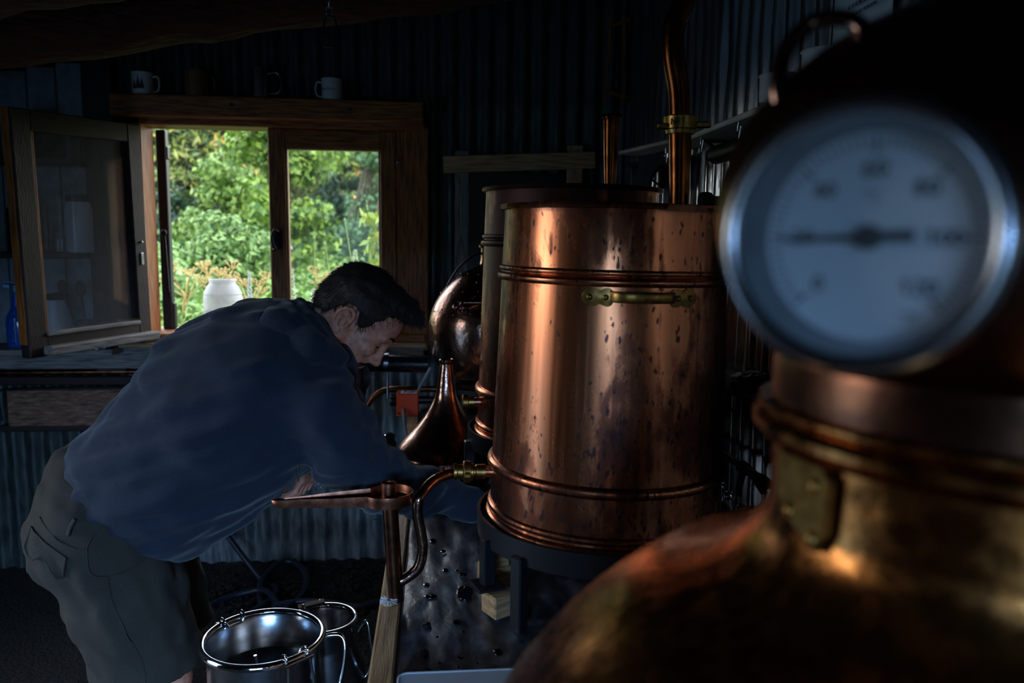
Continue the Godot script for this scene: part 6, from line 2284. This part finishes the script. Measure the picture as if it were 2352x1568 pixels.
func foliage(parent: Node3D, called: String, blobs: Array, count: int, lm: ArrayMesh, m: Material, dark: Color, light: Color, r: RandomNumberGenerator, size := 1.0) -> void:
	var mm := MultiMesh.new()
	mm.transform_format = MultiMesh.TRANSFORM_3D
	mm.use_colors = true
	mm.mesh = lm
	mm.instance_count = count
	var total := 0.0
	for b in blobs:
		total += b[1].x * b[1].y + b[1].z * b[1].y
	var i := 0
	for bi in blobs.size():
		var b: Array = blobs[bi]
		var n := int(count * (b[1].x * b[1].y + b[1].z * b[1].y) / total)
		if bi == blobs.size() - 1:
			n = count - i
		for k in n:
			if i >= count:
				break
			var d := Vector3(r.randfn(), r.randfn(), r.randfn()).normalized()
			var q := pow(r.randf(), 0.33)
			var p: Vector3 = b[0] + d * b[1] * lerpf(0.45, 1.0, q)
			var outw := (d + Vector3(0, 0.35, 0) + Vector3(r.randfn(), r.randfn(), r.randfn()) * 0.45).normalized()
			var along := outw.cross(Vector3(r.randfn(), r.randfn(), r.randfn())).normalized()
			along = (along + Vector3(0, -0.35, 0)).normalized()
			var x := along
			var z := x.cross(outw).normalized()
			var yv := z.cross(x)
			var s := size * r.randf_range(0.6, 1.25)
			mm.set_instance_transform(i, Transform3D(Basis(x * s, yv * s, z * s), p))
			mm.set_instance_color(i, dark.lerp(light, r.randf()))
			i += 1
	var o := MultiMeshInstance3D.new()
	o.name = called
	o.multimesh = mm
	o.material_override = m
	o.set_meta("kind", "stuff")
	parent.add_child(o, true)


func clump(c: Vector3, rad: Vector3, n: int, small: float, r: RandomNumberGenerator) -> Array:
	var o := []
	for i in n:
		var d := Vector3(r.randfn(), r.randfn(), r.randfn()).normalized() * pow(r.randf(), 0.4)
		var s := small * r.randf_range(0.7, 1.3)
		o.append([c + d * rad, Vector3(s * 1.25, s * 0.75, s * 1.25)])
	return o


func leafmat(m_c := Color.WHITE) -> StandardMaterial3D:
	var m := plain(m_c, 0.55)
	m.vertex_color_use_as_albedo = true
	m.backlight_enabled = true
	m.backlight = Color(0.5, 0.5, 0.5)
	return m


func build_outside() -> void:
	var g: Geo
	var r := RandomNumberGenerator.new()
	r.seed = 77
	var lm := leafmat()
	# rising meadow bank
	var gr := struct("ground_outside", "green bank rising outside the window towards the trees", "ground")
	var f := FastNoiseLite.new()
	f.frequency = 0.15
	var gy := func(x: float, z: float) -> float:
		var d := -z - 4.0
		return 0.15 + 0.075 * maxf(d, 0.0) + 0.004 * d * maxf(d, 0.0) * 0.35 + 0.15 * f.get_noise_2d(x, z)
	var rows := []
	for i in 61:
		var line := []
		for k in 61:
			var x := -32.0 + 1.0 * k
			var z := -4.0 - 0.85 * i
			line.append(Vector3(x, gy.call(x, z), z))
		rows.append(line)
	g = Geo.new()
	g.sheet(rows)
	g.flip(Vector3.UP)
	part("bank", g, mapped(noise(512, 0.04, [[0.0, c8(26, 44, 16)], [0.5, c8(58, 88, 32)], [1.0, c8(104, 128, 54)]], 5), Vector3(0.7, 0.7, 0.7), 0.95), gr)
	# unseen ridge, added behind the hut to hold off the low sun
	var rg := struct("sun_block_ridge", "unseen grassy ridge added behind the hut to block the low sun", "sun_block_ridge")
	rows = []
	for i in 9:
		var line := []
		for k in 31:
			var x := -90.0 + 6.0 * k
			var t := i / 8.0
			line.append(Vector3(x, 14.2 * sin(t * PI * 0.5) + 0.9 * f.get_noise_2d(x * 2.0, t * 9.0) * t - 0.1, 22.0 + 20.0 * t))
		rows.append(line)
	g = Geo.new()
	g.sheet(rows)
	g.flip(Vector3.UP)
	rows = []
	for i in 2:
		var line := []
		for k in 31:
			line.append(Vector3(-90.0 + 6.0 * k, (14.1 + 0.9 * f.get_noise_2d((-90.0 + 6.0 * k) * 2.0, 9.0)) * (1 - i) - 0.1, 42.0 + 12.0 * i))
		rows.append(line)
	g.sheet(rows)
	part("slope", g, plain(c8(60, 78, 44), 0.95), rg)

	var big := leaf_mesh(0.105, 0.03, true)
	var mid := leaf_mesh(0.10, 0.028, true)
	var small := leaf_mesh(0.085, 0.018)
	var needle := leaf_mesh(0.20, 0.028)
	var bark := plain(c8(96, 86, 74), 0.9)
	# trees: [name, label, base x, z, crown blobs, leaf, count, dark, light, trunk points]
	var T := [
		["maple_sapling", "pale green young maple with a slim grey trunk in the middle of the open casement", [[Vector3(-3.17, 2.6, -12.5), Vector3(0.3, 0.32, 0.4), 8, 0.2], [Vector3(-3.25, 2.2, -12.4), Vector3(0.5, 0.26, 0.5), 10, 0.21], [Vector3(-3.5, 1.65, -12.2), Vector3(0.5, 0.22, 0.5), 9, 0.22], [Vector3(-2.85, 1.9, -12.4), Vector3(0.25, 0.3, 0.4), 6, 0.22]], 0, 2700, Color(0.04, 0.13, 0.015), Color(0.33, 0.46, 0.10), [Vector3(-3.05, 0.9, -12.5), Vector3(-3.1, 1.8, -12.45), Vector3(-3.2, 2.9, -12.5)]],
		["maple_tree", "large bright green maple whose crown fills both panes round the middle post", [[Vector3(-2.32, 2.85, -11.2), Vector3(0.35, 0.5, 0.6), 10, 0.28], [Vector3(-1.82, 2.5, -11.2), Vector3(0.45, 0.5, 0.7), 14, 0.24], [Vector3(-1.75, 1.65, -11.0), Vector3(0.4, 0.35, 0.5), 9, 0.22], [Vector3(-2.2, 1.9, -11.0), Vector3(0.22, 0.45, 0.5), 7, 0.2]], 0, 5200, Color(0.03, 0.11, 0.012), Color(0.30, 0.44, 0.06), [Vector3(-1.9, 0.8, -11.2), Vector3(-1.95, 1.6, -11.2), Vector3(-2.0, 3.2, -11.2)]],
		["willow_bush", "round grey-green willow bush low in the open casement", [[Vector3(-2.32, 1.45, -9.2), Vector3(0.32, 0.3, 0.4), 16, 0.16], [Vector3(-2.0, 1.3, -9.0), Vector3(0.25, 0.2, 0.3), 8, 0.15], [Vector3(-2.6, 1.2, -9.0), Vector3(0.2, 0.2, 0.3), 6, 0.15]], 1, 3600, Color(0.04, 0.12, 0.02), Color(0.25, 0.38, 0.10), [Vector3(-2.3, 0.6, -9.2), Vector3(-2.3, 1.3, -9.2)]],
		["hazel_bush", "light green hazel bush at the lower left of the open casement", [[Vector3(-2.36, 1.32, -7.2), Vector3(0.09, 0.18, 0.2), 7, 0.10], [Vector3(-2.3, 0.95, -7.1), Vector3(0.2, 0.28, 0.25), 14, 0.13]], 1, 3000, Color(0.17, 0.32, 0.08), Color(0.38, 0.54, 0.20), [Vector3(-2.3, 0.3, -7.2), Vector3(-2.3, 1.0, -7.2)]],
		["alder_tree", "blue-green alder at the right edge of the closed sash", [[Vector3(-1.05, 2.3, -13.5), Vector3(0.35, 0.9, 0.5), 14, 0.27], [Vector3(-1.2, 1.4, -13.2), Vector3(0.4, 0.4, 0.5), 8, 0.25]], 2, 3000, Color(0.04, 0.11, 0.04), Color(0.11, 0.23, 0.08), [Vector3(-1.1, 0.8, -13.5), Vector3(-1.1, 2.8, -13.5)]],
		["leafy_shrub", "yellow-green leafy shrub just inside the right edge of the closed sash", [[Vector3(-0.40, 1.62, -5.6), Vector3(0.03, 0.2, 0.05), 5, 0.05], [Vector3(-0.39, 1.4, -5.6), Vector3(0.03, 0.15, 0.05), 4, 0.06]], 1, 150, Color(0.20, 0.34, 0.05), Color(0.50, 0.54, 0.08), [Vector3(-0.36, 0.3, -5.6), Vector3(-0.37, 1.8, -5.6)]],
	]
	var kinds := [big, small, mid]
	for t in T:
		var o := thing(t[0], t[1], "tree", Vector3.ZERO)
		g = Geo.new()
		g.tube(curve(t[7], 6), 0.03 if t[4] > 2000 else 0.008, 8)
		var blobs := []
		for c in t[2]:
			var cl := clump(c[0], c[1], c[2], c[3], r)
			for b in cl:
				var root: Vector3 = t[7][1]
				g.tube([root.lerp(b[0], 0.05), root.lerp(b[0], 0.5) + Vector3(0, -0.05, 0), b[0]], [0.012, 0.008, 0.004], 5, false)
			blobs.append_array(cl)
		part("trunk", g, bark, o)
		foliage(o, "crown", blobs, t[4], kinds[t[3]], lm, t[5], t[6], r)
	# dark spruces
	var S := [[-5.3, -16.5, 5.2, "dark blue-green spruce at the left of the open casement"], [-4.5, -18.0, 5.6, "dark spruce standing behind the young maple"], [-3.1, -18.5, 5.4, "dark spruce behind the big maple's crown"], [-1.5, -16.5, 5.2, "dark spruce in the right half of the closed sash"], [-0.5, -17.5, 5.6, "dark spruce half hidden by the right window frame"]]
	for q in S:
		var o := thing("spruce", q[3], "tree", Vector3.ZERO, Vector3.ZERO, "dark spruces")
		var by: float = gy.call(q[0], q[1])
		g = Geo.new()
		g.tube([Vector3(q[0], by - 0.2, q[1]), Vector3(q[0], by + q[2], q[1])], [0.12, 0.02], 8)
		part("trunk", g, bark, o)
		var blobs := []
		var tiers := 13
		for k in tiers:
			var tt := k / float(tiers)
			var rad := lerpf(1.25, 0.15, tt)
			for j in 7:
				var a := TAU * j / 7.0 + k * 0.7
				blobs.append([Vector3(q[0] + cos(a) * rad * 0.6, by + 0.3 + q[2] * tt - rad * 0.15, q[1] + sin(a) * rad * 0.6), Vector3(rad * 0.42, 0.12, rad * 0.42)])
		foliage(o, "boughs", blobs, 7500, needle, lm, Color(0.008, 0.03, 0.018), Color(0.03, 0.08, 0.036), r)
	# sunlit trees on the slope beyond
	var U := [[-8.9, -26.0, 0], [-7.7, -27.0, 1], [-6.5, -25.0, 0], [-5.6, -27.5, 1], [-4.5, -26.0, 0], [-3.6, -27.5, 1], [-2.5, -26.0, 0], [-1.5, -27.0, 1]]
	var names := ["broad birch catching the evening sun on the slope, %s", "tall broadleaf catching low sunlight on the slope, %s"]
	var wh := ["at the far left", "second from the left", "left of the young maple", "behind the young maple's top", "behind the middle post", "behind the big maple", "right of the big maple", "at the far right"]
	for i in U.size():
		var q: Array = U[i]
		var by: float = gy.call(q[0], q[1])
		var o := thing("slope_tree", names[q[2]] % wh[i], "tree", Vector3.ZERO, Vector3.ZERO, "sunlit trees on the slope")
		g = Geo.new()
		g.tube([Vector3(q[0], by - 0.2, q[1]), Vector3(q[0] + 0.1, by + 4.6, q[1])], [0.13, 0.05], 8)
		part("trunk", g, plain(c8(170, 160, 146), 0.9) if q[2] == 0 else bark, o)
		var blobs := clump(Vector3(q[0], by + 3.6 + r.randf_range(-0.4, 0.7), q[1]), Vector3(1.15, 1.9, 1.0), 26, 0.5, r)
		blobs.append_array(clump(Vector3(q[0], by + 1.4, q[1]), Vector3(1.3, 1.0, 1.0), 14, 0.5, r))
		foliage(o, "crown", blobs, 3200, big, lm, Color(0.05, 0.11, 0.02), Color(0.16, 0.24, 0.05), r, 1.7)
	# low growth
	var ug := thing("undergrowth", "tangle of green weeds and low shrubs filling the foot of the bank", "undergrowth")
	ug.set_meta("kind", "stuff")
	var ub := []
	for i in 170:
		var x := r.randf_range(-5.5, 1.6)
		var z := r.randf_range(-11.5, -5.2)
		x = (x + 1.9) * 0.42 * (-z / 7.0) - 0.21 * -z
		ub.append([Vector3(x, gy.call(x, z) + 0.22, z), Vector3(0.34, 0.26, 0.3)])
	foliage(ug, "leaves", ub, 11000, mid, lm, Color(0.08, 0.19, 0.03), Color(0.28, 0.44, 0.09), r, 0.9)

	# plants close to the window
	var tan := plain(c8(214, 184, 124), 0.8)
	var um := [[-1.88, -5.0, 1.12, -0.35, 0.10, "dry tan umbel plant leaning left beside the white jar"], [-1.62, -5.1, 1.33, 0.15, 0.16, "tall dry tan umbel plant behind the white jar"], [-1.40, -5.2, 1.33, 0.05, 0.13, "dry tan umbel plant just right of the white jar"], [-1.20, -5.1, 1.27, 0.08, 0.14, "dry tan umbel plant beside the middle window post"], [-0.72, -5.3, 1.30, 0.05, 0.11, "dry tan umbel plant behind the man's head"], [-2.05, -5.2, 1.05, -0.2, 0.08, "small dry umbel plant near the left jamb"]]
	for q in um:
		var o := thing("dry_umbel", q[5], "plant", Vector3(q[0], 0.25, q[1]), Vector3.ZERO, "")
		g = Geo.new()
		var top := Vector3(q[3] * 0.5, q[2] - 0.25 - 0.18, 0)
		g.tube(curve([Vector3(q[3] * -0.3, 0, 0), Vector3(0, 0.35, 0), top], 6), 0.006, 6)
		part("stem", g, tan, o)
		g = Geo.new()
		for k in 7:
			var a: float = TAU * k / 7.0 + q[0]
			var br := top + Vector3(cos(a) * q[4] * 0.8, 0.10 + 0.05 * sin(k * 2.1), sin(a) * q[4] * 0.6)
			g.tube(curve([top + Vector3(0, -0.12 + 0.02 * k, 0), top.lerp(br, 0.5) + Vector3(0, -0.01, 0), br], 4), 0.0032, 5)
			for j in 9:
				var b := TAU * j / 9.0
				var tp := br + Vector3(cos(b) * 0.042, 0.045 + r.randf_range(-0.012, 0.012), sin(b) * 0.042)
				g.tube([br, tp], 0.0018, 4, false)
				g.ball(tp, Vector3(0.006, 0.005, 0.006), 3)
		part("umbels", g, tan, o)
	var fl := [[-1.13, -5.0, 1.30, 0.36, 0.016, c8(214, 218, 222), "white flower spike against the middle window post"], [-0.93, -5.3, 1.30, 0.30, 0.030, c8(222, 224, 214), "thick white lupin spike at the left of the closed sash"], [-0.78, -5.2, 1.18, 0.16, 0.024, c8(222, 224, 214), "short white lupin spike left of the man's hair"], [-0.53, -5.4, 1.43, 0.20, 0.026, c8(206, 214, 170), "creamy green lupin spike above the man's head"], [-0.455, -5.4, 1.34, 0.12, 0.016, c8(132, 96, 190), "purple flower spike at the right of the closed sash"], [-0.935, -5.25, 1.46, 0.03, 0.014, c8(206, 170, 220), "small pink bloom on a thin stalk above the white lupin"]]
	for q in fl:
		var o := thing("flower_spike", q[6], "flower", Vector3(q[0], 0.2, q[1]))
		var h: float = q[2] - 0.2
		g = Geo.new()
		g.tube([Vector3(0.02, 0, 0), Vector3(0, h, 0)], 0.005, 6)
		part("stem", g, plain(c8(120, 150, 70), 0.7), o)
		g = Geo.new()
		var n := int(q[3] * 230.0) + 10
		for k in n:
			var t := k / float(n)
			var a: float = k * 2.4
			var rr: float = q[4] * 1.25 * (1.0 - 0.75 * t)
			g.ball(Vector3(cos(a) * rr, h - q[3] + q[3] * t, sin(a) * rr), Vector3(0.0095, 0.0065, 0.0095) * (1.0 - 0.5 * t), 4)
		part("blossom", g, plain(q[5], 0.7), o)
	var gm := plain(c8(150, 170, 92), 0.7)
	for q in [[-0.79, -5.3, 1.50, 0.01, "tall grass stalk with curled tip in the closed sash"], [-0.735, -5.4, 1.40, 0.0, "straight grass stalk beside the curled one"], [-0.685, -5.4, 1.46, -0.04, "leaning grass stalk right of the curled one"], [-0.535, -5.4, 1.62, -0.06, "tallest bare stalk, rising above the man's head"]]:
		g = Geo.new()
		var h: float = q[2] - 0.2
		g.tube(curve([Vector3(0.02, 0, 0), Vector3(0.01, h * 0.6, 0), Vector3(q[3], h, 0)], 6), [0.006, 0.006, 0.006, 0.006, 0.005, 0.005, 0.005, 0.005, 0.004, 0.004, 0.004, 0.003, 0.003], 6)
		g.ball(Vector3(q[3], h, 0), Vector3(0.007, 0.014, 0.007), 6)
		single("grass_stalk", q[4], "grass stalk", g, gm, Vector3(q[0], 0.2, q[1]))
	for q in [[-1.92, -4.9, 1.10, "flat white umbel flower at the lower left of the open casement"], [-1.98, -5.0, 1.24, "small white umbel flower near the left jamb"], [-2.0, -5.3, 0.98, "white umbel flower low by the left jamb"]]:
		var o := thing("white_umbel", q[3], "flower", Vector3(q[0], 0.2, q[1]))
		g = Geo.new()
		g.tube([Vector3.ZERO, Vector3(0, q[2] - 0.2, 0)], 0.005, 6)
		part("stem", g, gm, o)
		g = Geo.new()
		for k in 60:
			var a: float = k * 2.4
			var rr := 0.055 * sqrt(k / 60.0)
			g.ball(Vector3(cos(a) * rr, q[2] - 0.2 + 0.006 * sin(k * 1.7), sin(a) * rr), Vector3(0.008, 0.005, 0.008), 4)
		part("blossom", g, plain(c8(214, 222, 206), 0.7), o)
	# leafy weeds right below the window
	var wd := thing("weeds", "fresh green weeds just outside the sill", "weeds")
	wd.set_meta("kind", "stuff")
	ub = []
	for i in 60:
		var x := r.randf_range(-2.3, -0.3)
		var z := r.randf_range(-5.6, -4.6)
		ub.append([Vector3(x, r.randf_range(0.4, 0.98 + 0.1 * f.get_noise_2d(x * 20.0, 0.0)), z), Vector3(0.13, 0.1, 0.13)])
	foliage(wd, "leaves", ub, 3200, small, lm, Color(0.09, 0.2, 0.03), Color(0.30, 0.44, 0.08), r, 0.75)
	# outside sill and the white jar on it
	var os := struct("trim_3", "weathered outer sill board below the window", "sill")
	g = Geo.new()
	g.span(Vector3(-1.34, 1.03, -4.06), Vector3(-0.03, 1.055, -3.79), 0.004)
	part("board", g, M.oldwood_x, os)
	var ja := thing("outdoor_jar", "large whitish translucent screw-top jar standing outside on the window sill", "jar", Vector3(-1.014, 1.0555, -3.93))
	g = Geo.new()
	g.lathe([Vector2(0, 0.002), Vector2(0.084, 0.0), Vector2(0.09, 0.006), Vector2(0.09, 0.155), Vector2(0.088, 0.165), Vector2(0.086, 0.17), Vector2(0.088, 0.176), Vector2(0.070, 0.212), Vector2(0.062, 0.222), Vector2(0.060, 0.226), Vector2(0.060, 0.234), Vector2(0.063, 0.236), Vector2(0.063, 0.244), Vector2(0.058, 0.246)], 48)
	part("glass", g, M.milky, ja)
	g = Geo.new()
	g.lathe([Vector2(0, 0.012), Vector2(0.084, 0.012), Vector2(0.084, 0.10), Vector2(0, 0.104)], 40)
	part("contents", g, plain(c8(150, 150, 150), 0.8), ja)


func build_all() -> void:
	build_window()
	build_copper()
	build_man()
	build_bench()
	build_floor_things()
	build_back_things()
	build_shelf_things()
	build_outside()
